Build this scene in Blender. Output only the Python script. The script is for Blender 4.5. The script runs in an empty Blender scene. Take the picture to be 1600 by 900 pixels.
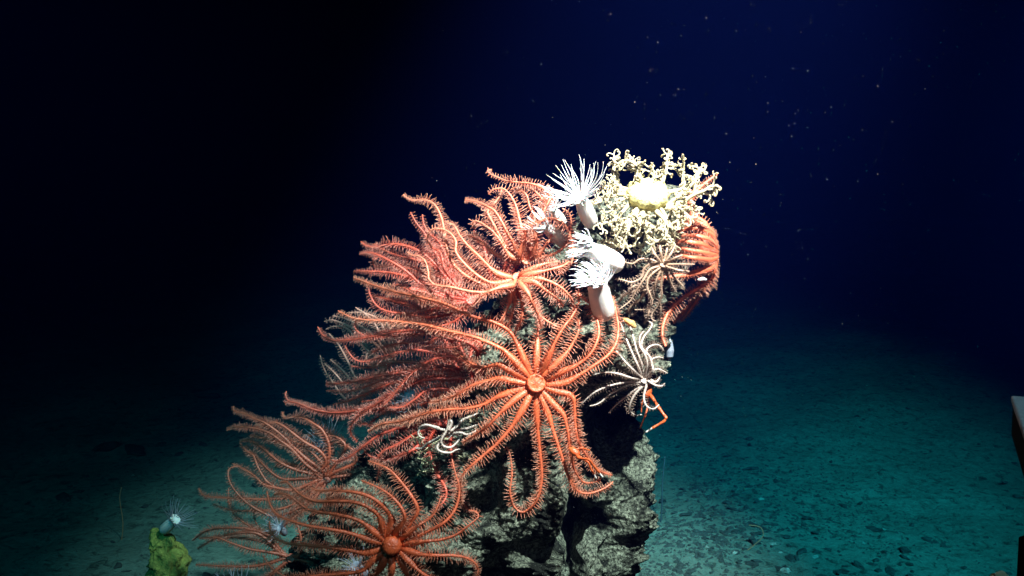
import bpy, math, random
import numpy as np
from mathutils import Vector, Matrix, noise

random.seed(7)
C = bpy.context.scene
R = math.radians

# ------------------------------------------------------------------ camera
F = 1386.0                       # focal length in photograph pixels (1600 wide)
CAM = Vector((0.0, 0.0, 1.72))
PITCH = math.atan(120.0 / F)
cam_d = bpy.data.cameras.new('camera')
cam_d.sensor_width = 36.0
cam_d.lens = 36.0 * F / 1600.0
cam_d.clip_start = 0.05
cam_d.clip_end = 400.0
cam = bpy.data.objects.new('camera', cam_d)
C.collection.objects.link(cam)
cam.location = CAM
cam.rotation_euler = (math.pi / 2 - PITCH, 0, 0)
C.camera = cam

# ------------------------------------------------------------------ world: no daylight at this depth
w = bpy.data.worlds.new('World')
C.world = w
w.use_nodes = True
bg = w.node_tree.nodes['Background']
bg.inputs['Color'].default_value = (0.0, 0.0, 0.012, 1)
bg.inputs['Strength'].default_value = 0.0


def spot(name, loc, target, power, size, blend, radius, col):
    d = bpy.data.lights.new(name, 'SPOT')
    d.energy = power
    d.spot_size = R(size)
    d.spot_blend = blend
    d.shadow_soft_size = radius
    d.color = col
    o = bpy.data.objects.new(name, d)
    C.collection.objects.link(o)
    o.location = loc
    o.rotation_euler = (Vector(target) - Vector(loc)).to_track_quat('-Z', 'Y').to_euler()
    return o


# underwater vehicle lamps above and right of the camera, plus two added fills
spot('vehicle_lamp_key', (1.05, 1.15, 3.95), (0.27, 3.0, 1.55), 13000, 40, 1.0, 0.05, (1.0, 0.385, 0.345))
spot('vehicle_lamp_flood', (2.8, 0.9, 3.4), (1.3, 6.8, 0.0), 3100, 52, 1.0, 0.06, (0.12, 0.82, 0.93))
spot('vehicle_lamp_side', (0.45, 0.1, 2.45), (-0.25, 3.2, 1.3), 130, 60, 1.0, 0.08, (1.0, 0.41, 0.37))
spot('added_fill_left', (-1.5, 0.2, 2.9), (-1.5, 7.0, 0.0), 330, 64, 1.0, 0.08, (0.10, 0.85, 1.0))  # extra teal lamp added to brighten the left seabed

spot('added_fill_box', (1.15, 1.25, 2.7), (0.90, 1.42, 1.30), 22, 42, 1.0, 0.04, (0.8, 0.9, 1.0))  # small lamp added to light the grey lid and the pale lump

C.view_settings.view_transform = 'Standard'
C.view_settings.look = 'None'
C.view_settings.exposure = 0.0
C.view_settings.gamma = 1.0
C.view_settings.use_curve_mapping = False
C.render.engine = 'CYCLES'
C.cycles.use_denoising = True
C.cycles.max_bounces = 6
C.cycles.diffuse_bounces = 2
C.cycles.volume_bounces = 0
C.cycles.caustics_reflective = False
C.cycles.caustics_refractive = False
C.cycles.sample_clamp_indirect = 4.0
C.cycles.light_sampling_threshold = 0.0

# ------------------------------------------------------------------ helpers
FW = Vector((0, math.cos(PITCH), -math.sin(PITCH)))
UP = Vector((0, math.sin(PITCH), math.cos(PITCH)))
RT = Vector((1, 0, 0))


def P(px, py, D):
    """world point seen at photograph pixel (px, py), D metres in front of the camera (along y)."""
    v = FW + RT * ((px - 800.0) / F) + UP * ((450.0 - py) / F)
    return CAM + v * (D / v.y)


def ground_at(px, py, z=0.0):
    v = FW + RT * ((px - 800.0) / F) + UP * ((450.0 - py) / F)
    return CAM + v * ((z - CAM.z) / v.z)


def S(D):
    return D / F


def tag(o, label, cat, group=None, kind=None):
    o['label'] = label
    o['category'] = cat
    if group:
        o['group'] = group
    if kind:
        o['kind'] = kind
    return o


def empty(name, loc, label, cat, group=None):
    o = bpy.data.objects.new(name, None)
    o.empty_display_size = 0.05
    C.collection.objects.link(o)
    o.location = loc
    return tag(o, label, cat, group)


def link(name, mesh, parent=None):
    o = bpy.data.objects.new(name, mesh)
    C.collection.objects.link(o)
    if parent is not None:
        o.parent = parent
        o.location = -Vector(parent.location)
    return o


class MB:
    """collects vertices and faces of ONE mesh"""
    def __init__(s):
        s.v = []; s.f = []; s.m = []; s.a = []

    def vert(s, p, a=0.0):
        s.v.append((p[0], p[1], p[2])); s.a.append(a)
        return len(s.v) - 1

    def face(s, idx, m=0):
        s.f.append(tuple(idx)); s.m.append(m)

    def build(s, name, mats, parent=None, smooth=True):
        me = bpy.data.meshes.new(name)
        me.from_pydata(s.v, [], s.f)
        for m in (mats if isinstance(mats, (list, tuple)) else [mats]):
            me.materials.append(m)
        me.polygons.foreach_set('material_index', s.m)
        me.polygons.foreach_set('use_smooth', [smooth] * len(s.f))
        at = me.attributes.new('along', 'FLOAT', 'POINT')
        at.data.foreach_set('value', s.a)
        me.update()
        return link(name, me, parent)


def catmull(pts, step):
    """smooth curve through 3-D points, resampled at an even step"""
    n = len(pts)
    if n == 2:
        dense = [pts[0].lerp(pts[1], i / 10) for i in range(11)]
    else:
        ext = [pts[0] * 2 - pts[1]] + list(pts) + [pts[-1] * 2 - pts[-2]]
        dense = []
        for i in range(1, n):
            p0, p1, p2, p3 = ext[i - 1], ext[i], ext[i + 1], ext[i + 2]
            for k in range(10):
                t = k / 10.0
                dense.append(0.5 * ((2 * p1) + (p2 - p0) * t + (2 * p0 - 5 * p1 + 4 * p2 - p3) * t * t
                                    + (3 * p1 - 3 * p2 + p3 - p0) * t * t * t))
        dense.append(pts[-1].copy())
    out = [dense[0].copy()]
    acc = 0.0
    for a, b in zip(dense, dense[1:]):
        L = (b - a).length
        if L < 1e-9:
            continue
        while acc + L >= step:
            t = (step - acc) / L
            a = a.lerp(b, t)
            L = (b - a).length
            out.append(a.copy())
            acc = 0.0
            if L < 1e-9:
                break
        acc += L
    if len(out) < 4:
        out = [dense[int(i * (len(dense) - 1) / 5)].copy() for i in range(6)]
    return out


def frames(path, ref):
    """tangent, normal, side for each point, normal kept near the reference direction"""
    fr = []
    n = len(path)
    prev = None
    for i in range(n):
        T = (path[min(i + 1, n - 1)] - path[max(i - 1, 0)])
        T = T.normalized() if T.length > 1e-9 else (prev[0] if prev else Vector((1, 0, 0)))
        N = ref - T * ref.dot(T)
        if N.length < 0.35 and prev is not None:
            N = prev[1] - T * prev[1].dot(T)
        N.normalize()
        if prev is not None:
            N2 = prev[1] - T * prev[1].dot(T)
            if N2.length > 1e-6:
                N = (N * 0.35 + N2.normalized() * 0.65)
                N = (N - T * N.dot(T)).normalized()
        prev = (T, N, T.cross(N))
        fr.append(prev)
    return fr


def tube(mb, path, rad, sides=7, m=0, ref=Vector((0.1, -0.8, 0.5)), cap=True, root=None, fr=None, a0=0.0, a1=1.0, flat=1.0):
    n = len(path)
    if fr is None:
        fr = frames(path, ref)
    rings = []
    for i in range(n):
        T, N, B = fr[i]
        r = rad(i / (n - 1.0)) if callable(rad) else rad
        ring = []
        for k in range(sides):
            an = 2 * math.pi * k / sides
            ring.append(mb.vert(path[i] + N * (math.cos(an) * r) + B * (math.sin(an) * r * flat), a0 + (a1 - a0) * i / (n - 1.0)))
        rings.append(ring)
    for i in range(n - 1):
        A, Bq = rings[i], rings[i + 1]
        for k in range(sides):
            k2 = (k + 1) % sides
            mb.face((A[k], A[k2], Bq[k2], Bq[k]), m)
    tipv = mb.vert(path[-1] + fr[-1][0] * ((rad(1.0) if callable(rad) else rad) * 0.9), a1)
    for k in range(sides):
        mb.face((rings[-1][k], rings[-1][(k + 1) % sides], tipv), m)
    if root is None and cap:
        root = mb.vert(path[0], a0)
    if root is not None:
        for k in range(sides):
            mb.face((rings[0][(k + 1) % sides], rings[0][k], root), m)
    return rings, fr


# ------------------------------------------------------------------ materials
def new_mat(name):
    m = bpy.data.materials.new(name)
    m.use_nodes = True
    nt = m.node_tree
    b = nt.nodes['Principled BSDF']
    return m, nt, b


def ramp(nt, stops):
    r = nt.nodes.new('ShaderNodeValToRGB')
    e = r.color_ramp.elements
    e[0].position, e[0].color = stops[0][0], (*stops[0][1], 1)
    e[1].position, e[1].color = stops[-1][0], (*stops[-1][1], 1)
    for p, c in stops[1:-1]:
        x = e.new(p); x.color = (*c, 1)
    return r


def tex_noise(nt, scale, detail=4, rough=0.6, coord=None, dist=0.0):
    t = nt.nodes.new('ShaderNodeTexNoise')
    t.inputs['Scale'].default_value = scale
    t.inputs['Detail'].default_value = detail
    t.inputs['Roughness'].default_value = rough
    t.inputs['Distortion'].default_value = dist
    if coord is not None:
        nt.links.new(coord, t.inputs['Vector'])
    return t


def obj_coord(nt):
    g = nt.nodes.new('ShaderNodeNewGeometry')
    return g.outputs['Position']


def add_bump(nt, b, height, dist, strength=0.6):
    bp = nt.nodes.new('ShaderNodeBump')
    bp.inputs['Distance'].default_value = dist
    bp.inputs['Strength'].default_value = strength
    nt.links.new(height, bp.inputs['Height'])
    nt.links.new(bp.outputs['Normal'], b.inputs['Normal'])


def flesh(name, base, tip, rough=0.36, sss=0.10, var=0.3, gran=300, gdist=0.003, spec=0.6):
    """skin of an animal: pigment from base to tip, blotches and granules"""
    m, nt, b = new_mat(name)
    pos = obj_coord(nt)
    at = nt.nodes.new('ShaderNodeAttribute'); at.attribute_name = 'along'
    r = ramp(nt, [(0.0, base), (0.35, tuple(0.6 * x + 0.4 * y for x, y in zip(base, tip))), (1.0, tip)])
    nt.links.new(at.outputs['Fac'], r.inputs['Fac'])
    n = tex_noise(nt, 55, 3, 0.6, pos)
    mr = nt.nodes.new('ShaderNodeMapRange')
    mr.inputs['From Min'].default_value = 0.3; mr.inputs['From Max'].default_value = 0.7
    mr.inputs['To Min'].default_value = 1.0 - var; mr.inputs['To Max'].default_value = 1.0 + var * 0.5
    nt.links.new(n.outputs['Fac'], mr.inputs['Value'])
    mx = nt.nodes.new('ShaderNodeVectorMath'); mx.operation = 'SCALE'
    nt.links.new(r.outputs['Color'], mx.inputs[0]); nt.links.new(mr.outputs['Result'], mx.inputs['Scale'])
    nt.links.new(mx.outputs['Vector'], b.inputs['Base Color'])
    b.inputs['Roughness'].default_value = rough
    b.inputs['Specular IOR Level'].default_value = spec
    b.inputs['Subsurface Weight'].default_value = sss
    b.inputs['Subsurface Radius'].default_value = (0.012, 0.005, 0.003)
    b.inputs['Subsurface Scale'].default_value = 0.5
    g = tex_noise(nt, gran, 2, 0.5, pos)
    add_bump(nt, b, g.outputs['Fac'], gdist, 0.7)
    return m


MAT = {}
MAT['orange'] = flesh('orange_skin', (0.70, 0.12, 0.042), (0.72, 0.18, 0.10))
MAT['orange_spine'] = flesh('orange_spine', (0.70, 0.15, 0.07), (0.80, 0.40, 0.29), gdist=0.0)
MAT['red'] = flesh('red_orange_skin', (0.54, 0.05, 0.028), (0.62, 0.12, 0.075))
MAT['red_spine'] = flesh('red_spine', (0.56, 0.07, 0.04), (0.74, 0.32, 0.26), gdist=0.0)
MAT['salmon'] = flesh('salmon_skin', (0.73, 0.165, 0.08), (0.75, 0.24, 0.15))
MAT['salmon_spine'] = flesh('salmon_spine', (0.74, 0.18, 0.10), (0.80, 0.42, 0.33), gdist=0.0)
MAT['pale'] = flesh('greyish_pink_skin', (0.52, 0.17, 0.12), (0.58, 0.29, 0.23))
MAT['pale_spine'] = flesh('greyish_pink_spine', (0.54, 0.23, 0.18), (0.62, 0.36, 0.30), gdist=0.0)
MAT['brown'] = flesh('brown_orange_skin', (0.34, 0.06, 0.03), (0.44, 0.13, 0.08))
MAT['brown_spine'] = flesh('brown_orange_spine', (0.40, 0.08, 0.045), (0.52, 0.24, 0.18), gdist=0.0)
MAT['bwhite'] = flesh('white_brittle_skin', (0.56, 0.43, 0.38), (0.64, 0.52, 0.47), sss=0.05)
MAT['bwhite_spine'] = flesh('white_brittle_spine', (0.26, 0.15, 0.11), (0.34, 0.22, 0.17), gdist=0.0, sss=0.0)
MAT['bbrown'] = flesh('brown_brittle_skin', (0.36, 0.21, 0.13), (0.50, 0.34, 0.26), sss=0.05)
MAT['bbrown_spine'] = flesh('brown_brittle_spine', (0.36, 0.22, 0.16), (0.44, 0.30, 0.24), gdist=0.0, sss=0.0)
MAT['basket'] = flesh('cream_basket_skin', (0.56, 0.50, 0.30), (0.52, 0.44, 0.29), sss=0.05, gran=300)
MAT['basket_disc'] = flesh('yellow_disc_skin', (0.56, 0.50, 0.20), (0.58, 0.52, 0.28), sss=0.05, gran=110, gdist=0.008)
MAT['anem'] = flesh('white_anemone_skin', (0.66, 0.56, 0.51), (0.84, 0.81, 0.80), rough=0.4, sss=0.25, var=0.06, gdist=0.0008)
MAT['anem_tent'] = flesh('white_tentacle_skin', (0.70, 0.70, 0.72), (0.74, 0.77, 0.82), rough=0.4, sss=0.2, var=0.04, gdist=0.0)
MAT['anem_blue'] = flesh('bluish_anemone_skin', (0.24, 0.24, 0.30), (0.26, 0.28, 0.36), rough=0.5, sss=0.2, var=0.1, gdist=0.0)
MAT['lobster'] = flesh('lobster_shell', (0.52, 0.07, 0.018), (0.62, 0.12, 0.03), rough=0.35, sss=0.0, var=0.3, gran=200)
MAT['lobster_tip'] = flesh('lobster_claw_tip', (0.8, 0.78, 0.72), (0.85, 0.83, 0.8), rough=0.3, sss=0.0, var=0.05, gdist=0.0)
MAT['ysponge'] = flesh('yellow_sponge_skin', (0.24, 0.24, 0.05), (0.34, 0.33, 0.06), rough=0.9, sss=0.0, var=0.4, gran=90, gdist=0.012)
MAT['osponge'] = flesh('orange_sponge_skin', (0.75, 0.36, 0.10), (0.78, 0.4, 0.14), rough=0.8, sss=0.0, gran=200)
MAT['cream'] = flesh('cream_crust', (0.66, 0.60, 0.36), (0.70, 0.66, 0.45), rough=0.9, sss=0.0, var=0.35, gran=120, gdist=0.006)
MAT['hydroid'] = flesh('hydroid_stem', (0.55, 0.48, 0.28), (0.62, 0.56, 0.36), rough=0.8, sss=0.0, gdist=0.0)
MAT['whip_blue'] = flesh('dull_blue_whip', (0.05, 0.07, 0.09), (0.06, 0.09, 0.12), rough=0.8, sss=0.0, gdist=0.0)
MAT['whip_red'] = flesh('dull_red_whip', (0.50, 0.20, 0.10), (0.50, 0.22, 0.12), rough=0.8, sss=0.0, gdist=0.0)


def rock_material():
    m, nt, b = new_mat('crusty_grey_rock')
    pos = obj_coord(nt)
    n1 = tex_noise(nt, 9, 5, 0.65, pos)
    n2 = tex_noise(nt, 85, 5, 0.75, pos)
    v = nt.nodes.new('ShaderNodeTexVoronoi'); v.inputs['Scale'].default_value = 75; v.feature = 'F1'
    nt.links.new(pos, v.inputs['Vector'])
    r1 = ramp(nt, [(0.41, (0.028, 0.028, 0.024)), (0.51, (0.31, 0.315, 0.25)), (0.75, (0.42, 0.41, 0.33))])
    nt.links.new(n1.outputs['Fac'], r1.inputs['Fac'])
    r2 = ramp(nt, [(0.43, (0.02, 0.02, 0.02)), (0.49, (0.5, 0.5, 0.48)), (0.60, (1.15, 1.15, 1.1))])
    nt.links.new(n2.outputs['Fac'], r2.inputs['Fac'])
    mx = nt.nodes.new('ShaderNodeMixRGB'); mx.blend_type = 'MULTIPLY'; mx.inputs['Fac'].default_value = 0.85
    nt.links.new(r1.outputs['Color'], mx.inputs['Color1']); nt.links.new(r2.outputs['Color'], mx.inputs['Color2'])
    n3 = tex_noise(nt, 140, 2, 0.5, pos)
    r3 = ramp(nt, [(0.66, (0, 0, 0)), (0.74, (1, 1, 1))])
    nt.links.new(n3.outputs['Fac'], r3.inputs['Fac'])
    mx2 = nt.nodes.new('ShaderNodeMixRGB'); mx2.inputs['Color2'].default_value = (0.5, 0.5, 0.42, 1)
    nt.links.new(r3.outputs['Color'], mx2.inputs['Fac']); nt.links.new(mx.outputs['Color'], mx2.inputs['Color1'])
    nt.links.new(mx2.outputs['Color'], b.inputs['Base Color'])
    b.inputs['Roughness'].default_value = 0.9
    b.inputs['Specular IOR Level'].default_value = 0.2
    ad = nt.nodes.new('ShaderNodeMath'); ad.operation = 'ADD'
    nt.links.new(n2.outputs['Fac'], ad.inputs[0]); nt.links.new(v.outputs['Distance'], ad.inputs[1])
    add_bump(nt, b, ad.outputs['Value'], 0.03, 1.0)
    return m


def seabed_material():
    m, nt, b = new_mat('soft_grey_sediment')
    pos = obj_coord(nt)
    n1 = tex_noise(nt, 1.2, 5, 0.65, pos)
    n2 = tex_noise(nt, 17, 6, 0.75, pos, 0.8)
    r1 = ramp(nt, [(0.3, (0.17, 0.20, 0.17)), (0.7, (0.28, 0.34, 0.29))])
    nt.links.new(n1.outputs['Fac'], r1.inputs['Fac'])
    r2 = ramp(nt, [(0.36, (0.30, 0.30, 0.30)), (0.47, (0.85, 0.85, 0.85)), (0.70, (1.15, 1.15, 1.15))])
    nt.links.new(n2.outputs['Fac'], r2.inputs['Fac'])
    mx = nt.nodes.new('ShaderNodeMixRGB'); mx.blend_type = 'MULTIPLY'; mx.inputs['Fac'].default_value = 1
    nt.links.new(r1.outputs['Color'], mx.inputs['Color1']); nt.links.new(r2.outputs['Color'], mx.inputs['Color2'])
    nt.links.new(mx.outputs['Color'], b.inputs['Base Color'])
    b.inputs['Roughness'].default_value = 1.0
    b.inputs['Specular IOR Level'].default_value = 0.05
    n3 = tex_noise(nt, 30, 6, 0.7, pos)
    add_bump(nt, b, n3.outputs['Fac'], 0.03, 0.8)
    return m


def plain(name, col, rough=0.7, nscale=40, var=0.3, metal=0.0, bump=0.002):
    m, nt, b = new_mat(name)
    pos = obj_coord(nt)
    n = tex_noise(nt, nscale, 4, 0.6, pos)
    r = ramp(nt, [(0.3, tuple(c * (1 - var) for c in col)), (0.7, tuple(min(1, c * (1 + var)) for c in col))])
    nt.links.new(n.outputs['Fac'], r.inputs['Fac'])
    nt.links.new(r.outputs['Color'], b.inputs['Base Color'])
    b.inputs['Roughness'].default_value = rough
    b.inputs['Metallic'].default_value = metal
    add_bump(nt, b, n.outputs['Fac'], bump, 0.5)
    return m


MAT['rock'] = rock_material()
MAT['bed'] = seabed_material()
MAT['rubble'] = plain('dark_rubble', (0.055, 0.058, 0.055), 0.9, 60, 0.6, bump=0.006)
MAT['pale_rubble'] = plain('pale_shell_rubble', (0.38, 0.36, 0.32), 0.9, 60, 0.5, bump=0.006)
MAT['snow'] = plain('marine_snow_flake', (0.7, 0.7, 0.62), 0.9, 40, 0.2)
MAT['metal'] = plain('brushed_grey_plate', (0.40, 0.42, 0.44), 0.7, 130, 0.18)
MAT['black'] = plain('black_plastic_side', (0.004, 0.004, 0.005), 0.9, 60, 0.3)
MAT['black'].node_tree.nodes['Principled BSDF'].inputs['Specular IOR Level'].default_value = 0.05

# ------------------------------------------------------------------ setting: seabed, water
def bed_height(x, y):
    z = 0.10 * noise.noise(Vector((x * 0.35, y * 0.35, 3.1))) + 0.035 * noise.noise(Vector((x * 1.3, y * 1.3, 7.7)))
    z += 0.016 * noise.noise(Vector((x * 4.5, y * 4.5, 1.2))) + 0.010 * noise.noise(Vector((x * 11, y * 11, 5.0)))
    z += -0.018 * max(0.0, noise.noise(Vector((x * 7, y * 10, 9.0))) - 0.25) * 4
    if y > 5.0:
        z += min(1.45, 0.065 * (y - 5.0) ** 1.3)      # the slope climbs away from the rock
    return z


def make_seabed():
    mb = MB()
    nu, nv = 300, 330
    ys = [0.3 + 38.0 * (j / nv) ** 2.6 + 6.0 * (j / nv) for j in range(nv + 1)]
    ys = [-30, -12, -4, -1] + ys
    idx = []
    for y in ys:
        half = 38.0 if y < 0.2 else min(38.0, 2.6 + y * 1.15)
        row = []
        for i in range(nu + 1):
            t = 2 * i / nu - 1
            x = half * t
            if abs(t) > 0.97:
                x = math.copysign(half + (abs(t) - 0.97) / 0.03 * (38.0 - half), t)
            row.append(mb.vert((x, y, bed_height(x, y))))
        idx.append(row)
    for a, b in zip(idx, idx[1:]):
        for i in range(nu):
            mb.face((a[i], a[i + 1], b[i + 1], b[i]))
    o = mb.build('seabed', MAT['bed'])
    return tag(o, 'soft grey sediment seabed fading into dark water', 'seabed', kind='structure')


make_seabed()


def make_haze():
    mb = MB()
    x, y0, y1, z0, z1 = 42, -34, 52, -1.4, 5.2
    v = [mb.vert(p) for p in ((-x, y0, z0), (x, y0, z0), (x, y1, z0), (-x, y1, z0), (-x, y0, z1), (x, y0, z1), (x, y1, z1), (-x, y1, z1))]
    for f in ((0, 3, 2, 1), (4, 5, 6, 7), (0, 1, 5, 4), (1, 2, 6, 5), (2, 3, 7, 6), (3, 0, 4, 7)):
        mb.face([v[i] for i in f])
    m = bpy.data.materials.new('sea_water_haze')
    m.use_nodes = True
    nt = m.node_tree
    nt.nodes.remove(nt.nodes['Principled BSDF'])
    pv = nt.nodes.new('ShaderNodeVolumePrincipled')
    pv.inputs['Color'].default_value = (0.001, 0.004, 0.041, 1)
    pv.inputs['Density'].default_value = 0.30
    pv.inputs['Anisotropy'].default_value = 0.2
    pv.inputs['Absorption Color'].default_value = (0.0, 0.36, 0.42, 1)
    nt.links.new(pv.outputs['Volume'], nt.nodes['Material Output'].inputs['Volume'])
    o = mb.build('haze', m, smooth=False)
    return tag(o, 'clear dark blue sea water filling the whole scene', 'water', kind='stuff')


make_haze()

# ------------------------------------------------------------------ rock pinnacle
SIL = [(287, 985, 1035), (295, 968, 1052), (330, 915, 1072), (380, 880, 1062), (430, 828, 1052), (480, 790, 1046), (530, 752, 1030),
       (580, 722, 1014), (620, 700, 1000), (660, 655, 996), (700, 605, 1003), (740, 545, 1010), (790, 505, 1014),
       (840, 470, 998), (880, 440, 968), (930, 420, 955), (1000, 380, 985), (1120, 330, 1050), (1180, 300, 1080)]


def sil(py):
    for (a, l0, r0), (b, l1, r1) in zip(SIL, SIL[1:]):
        if py <= b:
            t = max(0.0, (py - a) / (b - a))
            return l0 + (l1 - l0) * t, r0 + (r1 - r0) * t
    return SIL[-1][1:]


RY = 3.12


def gauss(x, y, cx, cy, sx, sy):
    return math.exp(-((x - cx) / sx) ** 2 - ((y - cy) / sy) ** 2)


def make_rock():
    mb = MB()
    nz, nt = 560, 520
    rows = []
    top = None
    for j in range(nz + 1):
        py = 287 + (1180 - 287) * j / nz
        l, r = sil(py)
        # craggy edge
        l += 9 * noise.noise(Vector((py * 0.03, 1.0, 0))) + 4 * noise.noise(Vector((py * 0.11, 4.0, 0)))
        r += 6 * noise.noise(Vector((py * 0.035, 9.0, 0))) + 4 * noise.noise(Vector((py * 0.12, 14.0, 0)))
        cx, hw = (l + r) / 2, (r - l) / 2
        th = min(0.42, max(0.10, hw * S(RY) * 0.9))
        row = []
        for k in range(nt):
            u = k / nt
            # more vertices on the side that faces the camera
            an = 2 * math.pi * (u + 0.09 * math.sin(2 * math.pi * u * 1.0 - 0.0) * 0) - math.pi / 2
            c, s = math.cos(an), math.sin(an)
            ex = 0.78
            qx = math.copysign(abs(c) ** ex, c)
            qy = math.copysign(abs(s) ** ex, s)
            px = cx + hw * qx
            yy = RY + th * qy
            p = P(px, py, RY)
            p = Vector((p.x, yy, p.z))
            nrm = Vector((c, s, 0.25)).normalized()
            d = 0.045 * noise.noise(p * 4.2) + 0.045 * noise.noise(p * 10 + Vector((3, 1, 7)))
            vd = noise.voronoi(p * 17 + Vector((0, 0, 5)))[0]
            d += 0.045 * (0.55 - vd[0]) + 0.018 * noise.noise(p * 26)
            vd2 = noise.voronoi(p * 55)[0]
            d += 0.022 * (0.5 - vd2[0])
            pit = noise.noise(p * 7 + Vector((11, 5, 2)))
            d -= 0.26 * max(0.0, pit - 0.20)
            d += 0.014 * noise.noise(p * 70)
            if s < 0.35:
                fr = min(1.0, (0.35 - s) / 0.6)
                cave = 0.45 * gauss(px, py, 948, 668, 48, 66) + 0.30 * gauss(px, py, 888, 800, 15, 100)
                cave += 0.22 * gauss(px, py, 922, 788, 36, 32) + 0.10 * gauss(px, py, 790, 842, 40, 22)
                cave += 0.16 * gauss(px, py, 660, 735, 40, 36) + 0.45 * gauss(px, py, 500, 888, 100, 34)
                bul = 0.17 * gauss(px, py, 965, 545, 65, 48) + 0.07 * gauss(px, py, 1000, 765, 25, 30)
                p.y += fr * (cave - bul)
                d *= 1.0 - 0.5 * min(1, cave * 4)
            p += nrm * d
            row.append(mb.vert(p))
        rows.append(row)
    for a, b in zip(rows, rows[1:]):
        for k in range(nt):
            k2 = (k + 1) % nt
            mb.face((a[k], b[k], b[k2], a[k2]))
    cv = mb.vert(sum((Vector(mb.v[i]) for i in rows[0]), Vector()) / nt + Vector((0, 0, 0.01)))
    for k in range(nt):
        mb.face((rows[0][k], rows[0][(k + 1) % nt], cv))
    o = mb.build('rock_pinnacle', MAT['rock'])
    return tag(o, 'craggy grey green rock pinnacle covered in sea stars and anemones', 'rock')


ROCK = make_rock()
from mathutils.bvhtree import BVHTree
_me = ROCK.data
BVH = BVHTree.FromPolygons([v.co.copy() for v in _me.vertices], [tuple(p.vertices) for p in _me.polygons])


def rock_front(px, py):
    v = (FW + RT * ((px - 800.0) / F) + UP * ((450.0 - py) / F)).normalized()
    h = BVH.ray_cast(CAM, v)
    return (h[0].y - CAM.y) if h[0] is not None else 99.0

# ------------------------------------------------------------------ sea stars
PX = 1.0


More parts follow.
